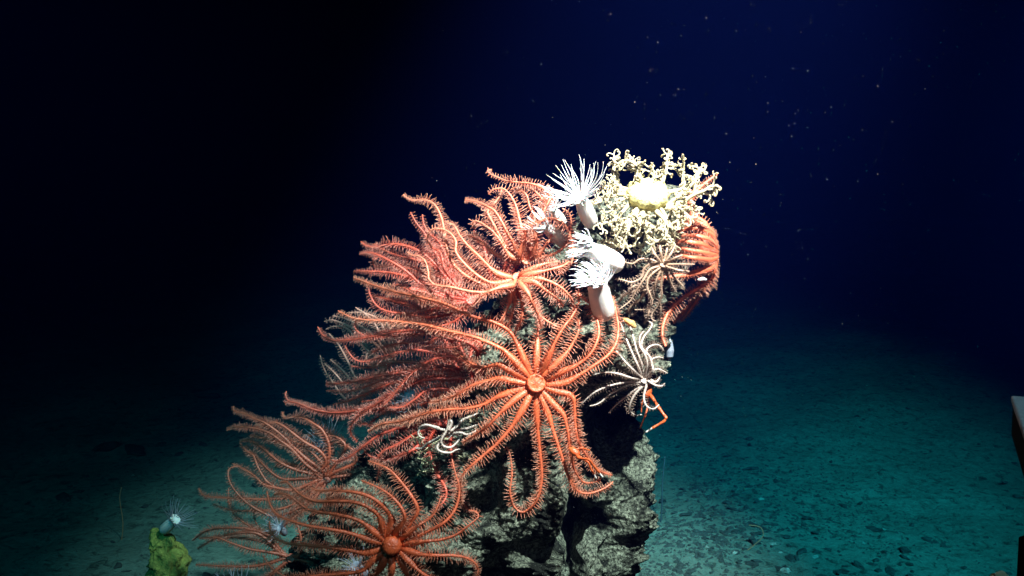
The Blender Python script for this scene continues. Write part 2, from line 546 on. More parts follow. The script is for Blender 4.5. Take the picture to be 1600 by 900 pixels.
def make_star(name, label, cat, disc, rd, arms, mat, spine_mat, group=None, z=(0.0, -0.02, 0.06), rbase=3.2, swell=0.0,
              spine=9.0, rtip=1.5, gap=2, rows=2, seed=0, face=Vector((0.1, -0.85, 0.45)), fan=3, disc_h=0.5, spine_r=0.43, fringe_name='spine_fringe'):
    """disc = (px, py, depth); arms = pixel paths from the disc outwards, each with its own depth profile z (near, mid, tip)."""
    rng = random.Random(seed)
    dx, dy, D = disc
    s = S(D)
    c = P(dx, dy, D)
    root = empty(name, c, label, cat, group)
    body = MB()
    fn = face.normalized()
    ax = fn.orthogonal().normalized()
    ay = fn.cross(ax)
    hub = body.vert(c - fn * rd * s * 0.2, 0.0)
    # disc: granular button with a raised rim
    prof = [(0.80, -0.45), (1.0, -0.25), (1.06, 0.05), (1.0, disc_h * 0.75), (0.86, disc_h), (0.74, disc_h * (0.86 if disc_h < 1 else 1.08)), (0.45, disc_h * (0.92 if disc_h < 1 else 1.18)), (0.15, disc_h * (0.98 if disc_h < 1 else 1.2))]
    nn = 28
    prev = None
    for (rr, h) in prof:
        ring = []
        for k in range(nn):
            a = 2 * math.pi * k / nn
            wob = 1 + 0.05 * math.sin(a * len(arms))
            ring.append(body.vert(c + (ax * math.cos(a) + ay * math.sin(a)) * (rd * s * rr * wob) + fn * (rd * s * (h + rng.uniform(-0.05, 0.05))), 0.0))
        if prev:
            for k in range(nn):
                body.face((prev[k], prev[(k + 1) % nn], ring[(k + 1) % nn], ring[k]))
        else:
            for k in range(nn):
                body.face((ring[k], hub, ring[(k + 1) % nn]))
        prev = ring
    tv = body.vert(c + fn * rd * s * disc_h * (1 if disc_h < 1 else 1.2), 0.0)
    for k in range(nn):
        body.face((prev[k], prev[(k + 1) % nn], tv))
    for arm in arms:
        zz = z
        ks = (1.0, 1.0)
        if isinstance(arm, tuple):
            if len(arm) == 3:
                ks = arm[2]
            arm, zz = arm[0], arm[1]
        q = [(dx + (arm[0][0] - dx) * min(1, rd * 0.6 / max(1e-3, math.hypot(arm[0][0] - dx, arm[0][1] - dy))),
              dy + (arm[0][1] - dy) * min(1, rd * 0.6 / max(1e-3, math.hypot(arm[0][0] - dx, arm[0][1] - dy))))] + list(arm)
        L = [0.0]
        for a, b in zip(q, q[1:]):
            L.append(L[-1] + math.hypot(a[0] - b[0], a[1] - b[1]))
        tot = L[-1]
        jit = rng.uniform(-0.015, 0.015)
        ph = rng.uniform(0, 6.28)
        pts = []
        for (x, y), l in zip(q, L):
            t = l / tot
            zv = (zz[0] * (1 - t) * (1 - t) * 1.0 + 2 * t * (1 - t) * zz[1] + t * t * zz[2]) + jit * math.sin(min(1, t * 3) * 1.57) + 0.012 * t * math.sin(ph + t * 7)
            dd = D + zv
            lim = rock_front(x, y) - (rbase + 3.0) * s
            if lim < dd < lim + 0.16:
                dd = lim
            pts.append(P(x, y, dd))
        step = 2.3 * s
        path = catmull(pts, step)
        n = len(path)
        tw = rng.uniform(-0.5, 0.5)
        tw2 = rng.uniform(-0.5, 0.5)
        fr0 = frames(path, face)
        fr = []
        for i, (T, N, B) in enumerate(fr0):
            a = tw + tw2 * i / n
            N2 = N * math.cos(a) + B * math.sin(a)
            fr.append((T, N2, T.cross(N2)))
        rb = rbase * ks[0] * rng.uniform(0.92, 1.08)
        plen = n * 2.3
        ph2 = rng.uniform(0, 6.28)

        def rad(t, rb=rb, plen=plen):
            l = t * plen
            r = rb * (1 - t) + rtip * t
            r *= 1.0 - 0.35 * max(0.0, t - 0.55) / 0.45
            if swell > 0:
                if l < swell * 1.25:
                    u = l / swell
                    r += rb * 0.85 * max(0.0, math.sin(min(1.0, u / 1.25) * math.pi)) ** 0.8
                r *= 0.72 + 0.28 * min(1.0, l / 12.0)
            r *= 1 + 0.07 * math.sin(l * 1.37)
            return r * s
        tube(body, path, rad, 7, 0, root=hub, fr=fr, flat=1.12)
        # spines: two lateral ridges that carry them, joined at the tip
        fb = MB()
        ends = []
        for side in (1, -1):
            band = []
            for i in range(n):
                T, N, B = fr[i]
                t = i / (n - 1.0)
                r = rad(t) * 1.07
                pr = []
                for da in (-0.28, 0.28):
                    a = side * (1.66 + da)
                    pr.append(fb.vert(path[i] + N * (math.cos(a) * r) + B * (math.sin(a) * r * 1.12), t))
                band.append(pr)
            for i in range(n - 1):
                f = (band[i][0], band[i][1], band[i + 1][1], band[i + 1][0])
                fb.face(f if side > 0 else f[::-1])
            ends.append(band[-1])
            for i in range(2, n - 1, gap):
                t = i / (n - 1.0)
                l = i * 2.3
                T, N, B = fr[i]
                env = min(1.0, 0.25 + l / (70.0 if swell > 0 else 45.0)) * min(1.0, 0.40 + (1 - t) * 1.9)
                for q_ in range(fan):
                    ang = side * (1.57 + (q_ - (fan - 1) / 2) * 0.75 + rng.uniform(-0.22, 0.22))
                    dr = N * math.cos(ang) + B * math.sin(ang) + T * (rng.uniform(-0.15, 0.30) + 0.28 * math.sin(i * 0.13 + ph2 * 2))
                    dr.normalize()
                    ln = spine * ks[1] * s * env * rng.uniform(0.7, 1.3) * (1 + 0.22 * math.sin(i * 0.21 + ph2))
                    base = path[i] + (N * math.cos(ang) + B * math.sin(ang)) * (rad(t) * 0.98)
                    sr = spine_r * s * (0.75 + 0.25 * env)
                    o1 = dr.orthogonal().normalized()
                    o2 = dr.cross(o1)
                    bend = Vector((rng.uniform(-1, 1), rng.uniform(-1, 1), rng.uniform(-1, 1))) * ln * 0.10
                    prevr = None
                    A = (band[i][0], band[i][1], band[i + 1][0])
                    for (h, rr) in ((0.06, 1.15), (0.55, 0.9), (0.97, 0.62)):
                        ring = [fb.vert(base + dr * (ln * h) + bend * h * h + (o1 * math.cos(2.094 * k) + o2 * math.sin(2.094 * k)) * (sr * rr), min(1.0, t * 0.15 + 0.85 * h * h)) for k in range(3)]
                        if prevr is None:
                            fb.face((A[0], A[1], ring[0]))
                        else:
                            for k in range(3):
                                fb.face((prevr[k], prevr[(k + 1) % 3], ring[(k + 1) % 3], ring[k]))
                        if prevr is None:
                            first = ring
                        prevr = ring
                    tv2 = fb.vert(base + dr * ln * 1.03 + bend, min(1.0, t * 0.4 + 0.6))
                    for k in range(3):
                        fb.face((prevr[k], prevr[(k + 1) % 3], tv2))
        fb.face((ends[0][0], ends[0][1], ends[1][1], ends[1][0]))
        fb.build(fringe_name, MAT[spine_mat], root)
    body.build('body', MAT[mat], root)
    return root


G_OR = 'orange many-armed sea stars on the rock'

# S1: the big star in the middle of the rock, disc towards the camera
make_star('sea_star', 'orange many-armed sea star spread flat on the rock front, round disc facing outward', 'sea star', (837, 599, 2.66), 15, [
    ([(838, 580), (839, 548), (841, 512), (842, 490)], (0, -0.03, 0.06)),
    ([(846, 584), (862, 545), (878, 515), (895, 492), (905, 470), (903, 445)], (0, -0.04, 0.02)),
    ([(850, 586), (878, 560), (893, 540), (903, 520), (905, 503), (897, 498)], (0, -0.05, 0.04)),
    ([(854, 593), (880, 580), (902, 570), (922, 553), (934, 530), (935, 508), (926, 482), (912, 466), (898, 458)], (0, -0.06, 0.08)),
    ([(854, 601), (880, 599), (905, 586), (928, 571), (950, 555), (963, 535), (966, 510), (962, 485), (957, 462)], (0, -0.07, 0.10)),
    ([(852, 606), (871, 612), (893, 619), (898, 640), (899, 665), (905, 692), (918, 714), (934, 734), (957, 743)], (0, -0.05, 0.06)),
    ([(848, 612), (864, 631), (880, 648), (887, 672), (891, 705), (898, 735), (911, 753), (926, 754), (940, 749)], (0, -0.07, 0.04)),
    ([(843, 615), (854, 640), (862, 665), (870, 690), (880, 720), (889, 747), (901, 766), (920, 771), (944, 763), (959, 752)], (0, -0.08, 0.02)),
    ([(838, 616), (838, 640), (841, 680), (845, 720), (846, 752), (838, 782), (819, 800), (804, 793), (797, 770), (800, 740), (797, 712), (791, 697)], (0, -0.05, 0.04)),
    ([(830, 613), (820, 634), (803, 662), (780, 690), (755, 712), (737, 727), (722, 744), (719, 768), (722, 788)], (0, -0.06, 0.03)),
    ([(826, 609), (805, 624), (783, 644), (764, 664), (742, 680), (722, 692)], (0, -0.05, 0.04)),
    ([(823, 605), (800, 612), (775, 622), (755, 632), (730, 638), (700, 640), (670, 645), (630, 658), (597, 663), (575, 675)], (0, -0.03, 0.18)),
    ([(821, 599), (800, 595), (780, 592), (757, 596), (735, 604), (712, 618), (690, 626), (668, 629)], (0, -0.01, 0.14)),
    ([(823, 592), (800, 580), (778, 570), (757, 574), (738, 569), (722, 558), (705, 545)], (0, -0.01, 0.16)),
    ([(826, 588), (810, 570), (795, 555), (785, 546), (765, 536), (735, 525), (700, 517), (660, 507), (615, 502), (575, 500), (552, 497), (527, 485)], (0, -0.04, 0.24)),
    ([(830, 586), (819, 562), (808, 537), (795, 517), (770, 503), (740, 495), (712, 482), (690, 473), (655, 464), (618, 456), (585, 446), (552, 434)], (0, -0.05, 0.22)),
], 'orange', 'orange_spine', G_OR, rbase=3.2, swell=52, spine=10.5, seed=1, face=Vector((0.08, -0.96, 0.24)), disc_h=0.8)

# S2: above it, disc tucked among its own raised arms
make_star('sea_star', 'orange sea star just above the big flat one, its arms arched over a hidden disc', 'sea star', (808, 434, 2.68), 8, [
    ([(790, 440), (772, 443), (756, 437), (738, 424), (722, 408), (712, 393), (712, 376), (700, 362), (683, 357), (672, 361), (668, 374), (675, 387)], (0, -0.06, 0.10)),
    ([(795, 433), (778, 428), (764, 417), (750, 402), (733, 386), (719, 369), (710, 353), (697, 346)], (0, -0.03, 0.12)),
    ([(788, 446), (760, 446), (730, 432), (708, 412), (698, 385), (694, 360), (689, 338), (679, 320), (664, 312), (646, 313), (636, 309), (630, 304)], (0, 0.02, 0.14)),
    ([(788, 450), (765, 456), (738, 456), (705, 449), (680, 445), (670, 436), (669, 424), (664, 408), (654, 400), (644, 399), (634, 393)], (0, -0.08, 0.05)),
    ([(800, 446), (782, 449), (762, 457), (744, 472), (733, 488)], (-0.02, -0.12, 0.0)),
    ([(815, 446), (826, 460), (834, 478), (842, 498), (846, 514)], (-0.02, -0.12, 0.0)),
    ([(802, 450), (797, 470), (788, 493), (775, 514)], (0, 0.02, 0.04)),
    ([(806, 450), (805, 472), (798, 498), (788, 520)], (0, 0.0, 0.03)),
    ([(812, 450), (817, 474), (815, 498), (804, 522)], (0, -0.01, 0.03)),
    ([(820, 440), (835, 441), (852, 453), (870, 466), (880, 478)], (-0.02, -0.1, 0.0)),
    ([(822, 436), (846, 436), (868, 444), (886, 458), (897, 476), (898, 497)], (-0.02, -0.07, 0.02)),
    ([(822, 430), (843, 425), (864, 420), (880, 415), (890, 408)], (-0.01, -0.05, 0.02)),
    ([(815, 428), (832, 420), (852, 412), (872, 409)], (-0.01, -0.05, 0.02)),
    ([(818, 443), (830, 470), (845, 494), (866, 508), (882, 516)], (0, -0.02, 0.0)),
], 'salmon', 'salmon_spine', G_OR, rbase=2.8, swell=34, spine=10.5, seed=2)

# S3: the top one, arms raised, one big hook on the right
make_star('sea_star', 'salmon sea star topmost on the left shoulder, one arm hooked round beside white anemones', 'sea star', (822, 408, 2.84), 7, [
    ([(805, 404), (795, 397), (780, 374), (768, 360), (753, 349), (742, 345), (739, 353), (743, 358)], (0, 0.0, 0.05)),
    ([(814, 400), (805, 384), (793, 364), (783, 345), (773, 330), (764, 324), (745, 315), (726, 312)], (0, -0.02, 0.06)),
    ([(821, 394), (818, 372), (812, 345), (806, 322), (797, 305), (786, 295), (771, 296), (762, 305)], (0, -0.01, 0.08)),
    ([(830, 396), (838, 365), (850, 330), (860, 308), (848, 294), (830, 287), (812, 285), (793, 283), (778, 277), (765, 271), (762, 266), (768, 265)], (0, 0.04, 0.12)),
    ([(828, 396), (840, 350), (852, 322), (845, 308), (830, 294), (815, 289), (797, 297)], (0, 0.02, 0.10)),
    ([(826, 396), (832, 360), (835, 336), (828, 325), (823, 306), (814, 298), (800, 300)], (0, 0.0, 0.09)),
    ([(833, 398), (838, 380), (835, 364), (826, 354), (821, 362), (821, 373), (828, 378), (835, 373)], (0, -0.05, -0.02)),
    ([(812, 400), (820, 372), (824, 356), (842, 347), (860, 341), (875, 345), (886, 357), (893, 376), (895, 400), (888, 420), (870, 430)], (0, -0.1, -0.06)),
    ([(838, 404), (862, 398), (882, 385), (892, 360), (890, 335), (878, 325)], (0, -0.03, 0.0)),
    ([(804, 408), (790, 403), (774, 397), (756, 382), (738, 370), (720, 366)], (0, 0.04, 0.10)),
    ([(806, 402), (790, 385), (772, 352), (762, 330), (772, 318), (782, 304), (784, 290)], (0, 0.05, 0.13)),
    ([(836, 402), (855, 380), (868, 355), (880, 345)], (0, -0.03, 0.03)),
], 'salmon', 'salmon_spine', G_OR, rbase=2.6, swell=26, spine=10.0, seed=3)

# left shoulder star, its arms streaming to the left
make_star('sea_star', 'orange red sea star behind left shoulder, long arms streaming left over dark water', 'sea star', (735, 470, 2.84), 8, [
    ([(720, 455), (700, 437), (672, 405), (650, 390), (625, 382), (605, 382), (588, 386), (573, 384), (563, 377)], (0, -0.04, 0.10)),
    ([(715, 466), (690, 460), (658, 444), (640, 428), (622, 415), (600, 403), (580, 395), (562, 396)], (0, -0.08, 0.06)),
    ([(715, 468), (690, 452), (650, 438), (628, 430), (600, 425), (575, 424), (551, 424)], (0, 0.0, 0.12)),
    ([(715, 474), (690, 477), (660, 470), (640, 455), (626, 447), (612, 445)], (0, -0.05, 0.05)),
    ([(716, 476), (690, 480), (657, 487), (630, 490), (604, 486), (588, 477), (578, 460), (574, 441), (566, 437)], (0, -0.02, 0.10)),
    ([(716, 477), (690, 486), (660, 483), (635, 476), (607, 468), (582, 462)], (0, 0.0, 0.12)),
    ([(715, 464), (694, 445), (668, 430), (640, 416), (610, 415), (588, 417), (583, 408), (590, 402)], (0, 0.02, 0.14)),
    ([(718, 461), (695, 432), (672, 412), (645, 405), (618, 398), (596, 389), (584, 381)], (0, 0.04, 0.14)),
    ([(722, 458), (708, 430), (698, 402), (686, 378), (672, 366), (662, 350), (660, 335)], (0, 0.05, 0.14)),
    ([(720, 458), (700, 425), (682, 398), (664, 366), (650, 348), (641, 331)], (0, 0.07, 0.14)),
    ([(724, 456), (710, 440), (695, 420), (688, 395), (676, 388), (668, 380)], (0, 0.0, 0.05)),
    ([(722, 480), (700, 492), (670, 496), (640, 492), (612, 487)], (0, 0.04, 0.12)),
    ([(716, 470), (686, 462), (655, 452), (640, 452), (668, 458), (680, 470), (700, 481), (730, 486)], (0, -0.06, -0.04)),
], 'red', 'red_spine', G_OR, rbase=2.6, swell=0, spine=10.0, seed=4)

# middle left star
make_star('sea_star', 'dark red orange sea star left of the big flat one, one arm arched', 'sea star', (748, 582, 2.86), 8, [
    ([(735, 570), (752, 545), (740, 530), (700, 520), (655, 515), (620, 518), (580, 526), (548, 531), (520, 532), (505, 524), (496, 510)], (0, -0.05, 0.12)),
    ([(732, 570), (715, 545), (690, 524), (640, 523), (600, 527), (572, 525), (557, 516), (555, 505), (563, 495)], (0, -0.02, 0.14)),
    ([(732, 574), (708, 560), (680, 552), (650, 547), (622, 551), (590, 560), (568, 565), (554, 561), (544, 549), (538, 538)], (0, -0.08, 0.06)),
    ([(733, 574), (712, 554), (680, 545), (650, 538), (625, 536), (600, 543), (578, 552)], (0, 0.0, 0.12)),
    ([(738, 596), (734, 575), (712, 558), (682, 560), (652, 576), (628, 600), (610, 623), (598, 634)], (-0.02, -0.12, -0.02)),
    ([(732, 584), (700, 572), (665, 576), (620, 583), (588, 588), (560, 595), (530, 599), (508, 600)], (0, 0.0, 0.12)),
    ([(732, 586), (695, 578), (660, 580), (630, 587), (600, 593), (570, 605), (540, 612), (508, 610)], (0, 0.02, 0.14)),
    ([(732, 588), (700, 585), (660, 590), (625, 596), (598, 604), (570, 616), (545, 626), (520, 632)], (0, 0.04, 0.15)),
    ([(732, 590), (705, 592), (668, 593), (640, 602), (618, 612), (598, 626), (570, 642), (552, 660), (548, 677), (559, 691)], (0, -0.04, 0.08)),
    ([(734, 594), (720, 611), (690, 608), (665, 611), (648, 624), (628, 636), (603, 636)], (-0.02, -0.1, -0.03)),
    ([(736, 592), (715, 590), (690, 597), (680, 612), (672, 626), (655, 634)], (0, -0.03, 0.0)),
    ([(742, 568), (746, 550), (730, 535), (705, 530), (683, 527), (672, 540), (690, 544), (712, 542), (728, 538)], (0, -0.06, -0.05)),
    ([(737, 597), (712, 612), (680, 620), (650, 628), (620, 638), (590, 640)], (0, 0.0, 0.05)),
], 'red', 'red_spine', G_OR, rbase=2.6, swell=0, spine=9.5, seed=5)

# pale star further back on the left
make_star('sea_star', 'greyish pink sea star at the back of the left edge, thin faded arms', 'sea star', (612, 562, 3.12), 7, [
    [(606, 545), (595, 525), (585, 505), (570, 490), (555, 480)],
    [(602, 548), (580, 520), (560, 508), (540, 498), (520, 493)],
    [(600, 550), (575, 528), (555, 515), (535, 505), (518, 500), (505, 503)],
    [(610, 542), (602, 520), (592, 500), (578, 492), (560, 488), (542, 489)],
    [(615, 542), (612, 520), (604, 505), (595, 498)],
    [(600, 560), (580, 552), (560, 532), (540, 512), (522, 510), (508, 515)],
    [(600, 572), (580, 590), (558, 592), (545, 568), (530, 540), (513, 520)],
    [(600, 575), (575, 610), (555, 634), (538, 622), (520, 598), (506, 575), (500, 555)],
    [(602, 575), (585, 605), (565, 620), (545, 608), (522, 582), (506, 567)],
    [(603, 578), (590, 605), (570, 612), (552, 598), (534, 577), (515, 561)],
    [(598, 566), (580, 570), (572, 560), (575, 545), (565, 530)],
    [(620, 545), (625, 525), (622, 508), (612, 497)],
], 'pale', 'pale_spine', G_OR, z=(0, 0.0, 0.05), rbase=2.6, rtip=1.1, spine=7.5, seed=6, fan=2)

# star under the middle with arms reaching far to the left and two hanging arms
make_star('sea_star', 'red orange sea star between the two big discs, two arms hanging by coiled brittle star', 'sea star', (692, 660, 2.88), 7, [
    ([(676, 655), (645, 650), (615, 640), (585, 637), (550, 643), (520, 645), (490, 640), (465, 630), (452, 627), (446, 618), (448, 610)], (0, 0.02, 0.20)),
    ([(676, 652), (640, 646), (605, 640), (570, 640), (530, 644), (500, 642), (475, 634), (455, 628), (444, 631)], (0, 0.06, 0.24)),
    ([(678, 663), (650, 662), (618, 670), (592, 680), (575, 692), (550, 711), (530, 721), (517, 719)], (0, -0.02, 0.05)),
    ([(680, 666), (650, 677), (620, 695), (600, 704), (591, 716), (592, 735), (588, 752)], (0, -0.03, 0.02)),
    ([(684, 670), (660, 690), (640, 706), (605, 718), (585, 716), (570, 705), (574, 690)], (0, 0.0, 0.05)),
    ([(682, 668), (672, 684), (670, 702), (676, 724), (686, 745), (696, 762), (697, 776), (688, 790), (674, 803)], (-0.02, -0.08, -0.06)),
    ([(703, 668), (704, 700), (708, 730), (716, 755), (719, 775), (728, 792), (744, 800), (752, 797)], (-0.01, -0.06, -0.05)),
    ([(678, 658), (640, 668), (605, 670), (580, 664), (555, 660)], (0, 0.0, 0.08)),
    ([(700, 648), (720, 640), (738, 642)], (0, 0.0, 0.02)),
], 'red', 'red_spine', G_OR, rbase=2.6, spine=9.5, seed=7)

# S5: lower left star, disc towards the camera
make_star('sea_star', 'deep orange sea star lowest on the left, knobbly disc and arms combed to the left', 'sea star', (613, 852, 2.46), 15, [
    ([(606, 835), (612, 812), (597, 790), (575, 775), (545, 768), (515, 767), (497, 767), (486, 762)], (0.012, -0.060, 0.10)),
    ([(602, 838), (598, 822), (590, 804), (570, 790), (548, 784), (520, 783), (500, 784), (484, 781), (468, 772), (455, 760), (447, 753), (436, 755)], (0.012, -0.048, 0.12)),
    ([(598, 842), (586, 832), (562, 814), (532, 805), (500, 800), (481, 796), (466, 785), (452, 775), (440, 771), (428, 773)], (0.012, -0.048, 0.12)),
    ([(597, 848), (576, 843), (546, 833), (515, 827), (482, 822), (452, 813), (432, 803), (421, 786), (417, 767)], (0.012, -0.048, 0.12)),
    ([(597, 856), (572, 864), (545, 860), (510, 855), (470, 851), (446, 848), (430, 840), (422, 828), (421, 814)], (0.012, -0.030, 0.12)),
    ([(600, 862), (582, 876), (565, 892), (530, 897), (490, 900), (452, 902), (432, 893), (418, 880), (411, 867)], (0.012, -0.018, 0.08)),
    ([(618, 834), (632, 812), (629, 797), (617, 781), (600, 767), (580, 757), (563, 750)], (0.012, -0.054, 0.06)),
    ([(624, 836), (645, 812), (653, 797), (646, 780), (632, 760), (611, 736), (592, 726), (575, 720)], (0.012, -0.042, 0.08)),
    ([(627, 840), (652, 822), (674, 807), (683, 793), (690, 774)], (0.012, -0.042, 0.04)),
    ([(629, 845), (662, 833), (690, 819), (706, 804), (715, 785), (718, 762), (711, 737), (706, 716)], (0.012, -0.048, 0.06)),
    ([(630, 850), (662, 846), (690, 843), (714, 835), (734, 820), (747, 808), (744, 800), (732, 797)], (0.012, -0.036, 0.05)),
    ([(629, 857), (655, 866), (685, 868), (710, 868), (732, 873), (745, 884), (746, 898), (738, 908)], (0.012, -0.06, 0.02)),
    ([(626, 862), (642, 880), (660, 896), (684, 908), (710, 916)], (0.012, -0.04, 0.02)),
    ([(620, 866), (630, 885), (640, 905), (655, 930)], (0.012, -0.03, 0.05)),
    ([(612, 868), (612, 890), (606, 920), (590, 950)], (0.012, -0.02, 0.06)),
    ([(604, 866), (594, 888), (570, 915), (530, 935)], (0.012, -0.02, 0.08)),
], 'orange', 'orange_spine', G_OR, rbase=3.3, swell=38, spine=10.0, seed=8, face=Vector((0.05, -0.93, 0.3)), disc_h=1.15)

# S6: brown star behind it at the far left
make_star('sea_star', 'brownish sea star behind the lowest orange one, slender arms swept up and left', 'sea star', (512, 748, 3.0), 7, [
    [(500, 738), (485, 726), (462, 702), (440, 680), (416, 662), (400, 655), (381, 646), (366, 642), (365, 634)],
    [(498, 740), (476, 724), (458, 704), (440, 690), (420, 676), (396, 669), (370, 667), (353, 672)],
    [(497, 742), (465, 735), (440, 724), (425, 713), (410, 700), (390, 688), (373, 690)],
    [(503, 734), (510, 722), (500, 705), (475, 690), (458, 677), (440, 664), (427, 660), (410, 664), (396, 669)],
    [(497, 746), (470, 748), (440, 748), (415, 730), (399, 712), (382, 695)],
    [(497, 750), (470, 770), (450, 778), (430, 762), (415, 750), (403, 730), (396, 712), (386, 706), (374, 692)],
    [(497, 750), (460, 765), (430, 762), (412, 757), (398, 744), (380, 732), (362, 724)],
    [(498, 756), (470, 790), (432, 807), (405, 798), (384, 784), (366, 765), (357, 747), (358, 733), (370, 728)],
    [(497, 754), (460, 775), (415, 780), (380, 779), (340, 777), (319, 774), (310, 763)],
    [(500, 760), (470, 800), (420, 832), (390, 822), (368, 805), (358, 786), (357, 762)],
    [(498, 758), (450, 792), (395, 798), (362, 797), (333, 788)],
    [(512, 732), (515, 700), (505, 674), (490, 662), (470, 651), (455, 652), (444, 653), (441, 642)],
    [(518, 734), (538, 705), (536, 690), (515, 678), (496, 677), (480, 685), (475, 697)],
    [(522, 738), (556, 722), (550, 703), (530, 692), (508, 690), (486, 692)],
    [(500, 746), (490, 738), (462, 727), (437, 726), (429, 731)],
    [(525, 745), (548, 742), (530, 738), (505, 741)],
    [(505, 762), (480, 790), (440, 822), (424, 840), (405, 825), (397, 806), (401, 786), (415, 772)],
    [(510, 733), (498, 718), (482, 702), (462, 692), (440, 682), (420, 678)],
    [(504, 735), (478, 716), (455, 697), (430, 690), (405, 683), (388, 681)],
], 'brown', 'brown_spine', G_OR, z=(0, -0.06, 0.10), rbase=2.6, rtip=1.1, spine=8.0, seed=9)

# low star at the bottom left edge
make_star('sea_star', 'dim brown sea star furthest down and left, straight arms low over the seabed', 'sea star', (455, 872, 2.97), 7, [
    [(440, 862), (420, 838), (390, 827), (350, 825), (322, 830), (300, 845)],
    [(438, 866), (415, 862), (390, 858), (360, 848), (338, 840), (310, 841)],
    [(438, 868), (420, 850), (395, 843), (370, 840), (350, 841)],
    [(438, 874), (420, 880), (390, 885), (340, 884), (305, 882)],
    [(440, 865), (405, 835), (370, 833), (335, 842), (308, 858)],
    [(442, 882), (420, 900), (390, 912), (360, 915)],
    [(468, 866), (470, 840), (462, 815), (450, 800)],
    [(470, 875), (495, 880), (520, 875), (540, 882)],
], 'brown', 'brown_spine', G_OR, z=(0, -0.02, 0.06), rbase=2.6, rtip=1.0, spine=7.0, seed=10)

# two more stars almost wholly hidden behind the front ones
def behind(arms, shift, seed):
    rg = random.Random(seed)
    out = []
    for arm in arms:
        ox, oy = rg.uniform(-9, 9) + shift[0], rg.uniform(-9, 9) + shift[1]
        k = rg.uniform(6, 16); ph = rg.uniform(0, 6.28)
        out.append([(x + ox + k * 0.4 * math.sin(ph + i * 1.1), y + oy + k * 0.6 * math.cos(ph + i * 0.9)) for i, (x, y) in enumerate(arm)])
    return out


make_star('sea_star', 'deep red sea star mostly hidden in the shade between the two upper left stars', 'sea star', (770, 448, 2.96), 8, behind([
    [(745, 440), (715, 415), (690, 395), (670, 390), (655, 395)], [(745, 445), (700, 440), (660, 432), (625, 425), (598, 428)],
    [(745, 450), (700, 458), (655, 460), (620, 458), (592, 452)], [(745, 455), (700, 470), (655, 475), (615, 475)],
    [(750, 435), (735, 405), (715, 385), (700, 378)], [(755, 435), (745, 400), (732, 385)], [(765, 430), (762, 395), (750, 372), (745, 360)],
    [(775, 430), (785, 390), (780, 355), (775, 330)], [(780, 435), (800, 395), (808, 350), (800, 320)], [(785, 440), (815, 400), (828, 370), (830, 340)],
    [(745, 460), (700, 485), (660, 500), (620, 500)], [(750, 462), (720, 500), (680, 510), (640, 512)]], (0, 0), 3),
    'red', 'red_spine', G_OR, z=(0, 0.0, 0.04), rbase=2.6, spine=9.5, seed=14)
make_star('sea_star', 'deep red sea star mostly hidden behind the arched arm at the middle left', 'sea star', (725, 590, 2.98), 8, behind([
    [(705, 575), (670, 545), (635, 532), (605, 530), (585, 540)], [(705, 580), (660, 560), (620, 560), (580, 575), (555, 580)],
    [(705, 585), (660, 580), (620, 590), (580, 600), (545, 605)], [(705, 590), (660, 600), (620, 605), (580, 618)],
    [(705, 600), (670, 620), (635, 625), (600, 645), (575, 655)], [(710, 605), (680, 635), (640, 650), (610, 655)],
    [(712, 608), (690, 645), (655, 665), (620, 680)], [(710, 570), (690, 535), (665, 512), (640, 515)],
    [(718, 568), (705, 530), (690, 500), (675, 485)], [(728, 568), (730, 530), (720, 505)], [(705, 595), (650, 610), (600, 625), (565, 625)],
    [(715, 610), (705, 650), (690, 690), (650, 710)]], (0, 0), 4),
    'red', 'red_spine', G_OR, z=(0, 0.0, 0.04), rbase=2.6, spine=9.0, seed=15)

# S7: star curled over the right edge
make_star('sea_star', 'orange sea star curled like a closed fist over the right edge of the rock', 'sea star', (1106, 396, 2.98), 14, [
    ([(1114, 380), (1112, 364), (1100, 352), (1085, 346), (1071, 347), (1060, 354)], (0.0, -0.14, -0.02), (1.15, 0.75)),
    ([(1116, 384), (1113, 370), (1100, 360), (1085, 356), (1070, 359), (1058, 366)], (-0.02, -0.2, -0.05), (1.15, 0.75)),
    ([(1117, 388), (1112, 378), (1098, 371), (1082, 368), (1067, 369), (1056, 376)], (-0.03, -0.24, -0.08), (1.15, 0.75)),
    ([(1117, 393), (1110, 388), (1096, 382), (1080, 379), (1066, 377), (1055, 383)], (-0.04, -0.26, -0.1), (1.15, 0.75)),
    ([(1117, 398), (1110, 398), (1095, 394), (1078, 391), (1062, 388), (1052, 394)], (-0.04, -0.26, -0.1), (1.15, 0.75)),
    ([(1117, 402), (1108, 406), (1092, 404), (1076, 402), (1060, 399), (1052, 404)], (-0.04, -0.25, -0.1), (1.15, 0.75)),
    ([(1116, 406), (1111, 418), (1095, 424), (1070, 430), (1042, 433), (1022, 437), (1011, 442)], (-0.03, -0.2, -0.12), (1.15, 0.75)),
    ([(1117, 408), (1114, 428), (1106, 440), (1086, 454), (1062, 470), (1046, 486), (1037, 505), (1035, 524), (1040, 541)], (-0.03, -0.12, -0.05), (0.75, 1.5)),
    ([(1117, 407), (1116, 420), (1112, 434), (1105, 446)], (-0.02, -0.1, 0.0)),
    ([(1112, 408), (1108, 440), (1092, 465), (1078, 485), (1064, 503)], (0.02, 0.06, 0.08), (0.5, 1.1)),
    ([(1108, 412), (1100, 440), (1082, 470), (1068, 488), (1052, 505)], (0.04, 0.08, 0.08), (0.5, 1.1)),
    ([(1104, 378), (1085, 345), (1078, 320), (1086, 302), (1097, 290), (1110, 280), (1121, 272)], (0.04, 0.10, 0.08)),
    ([(1110, 382), (1106, 356), (1092, 342), (1076, 340), (1064, 346)], (0.02, 0.0, 0.02)),
], 'orange', 'orange_spine', G_OR, rbase=4.4, swell=0, spine=6.5, rtip=2.8, seed=11, gap=2)

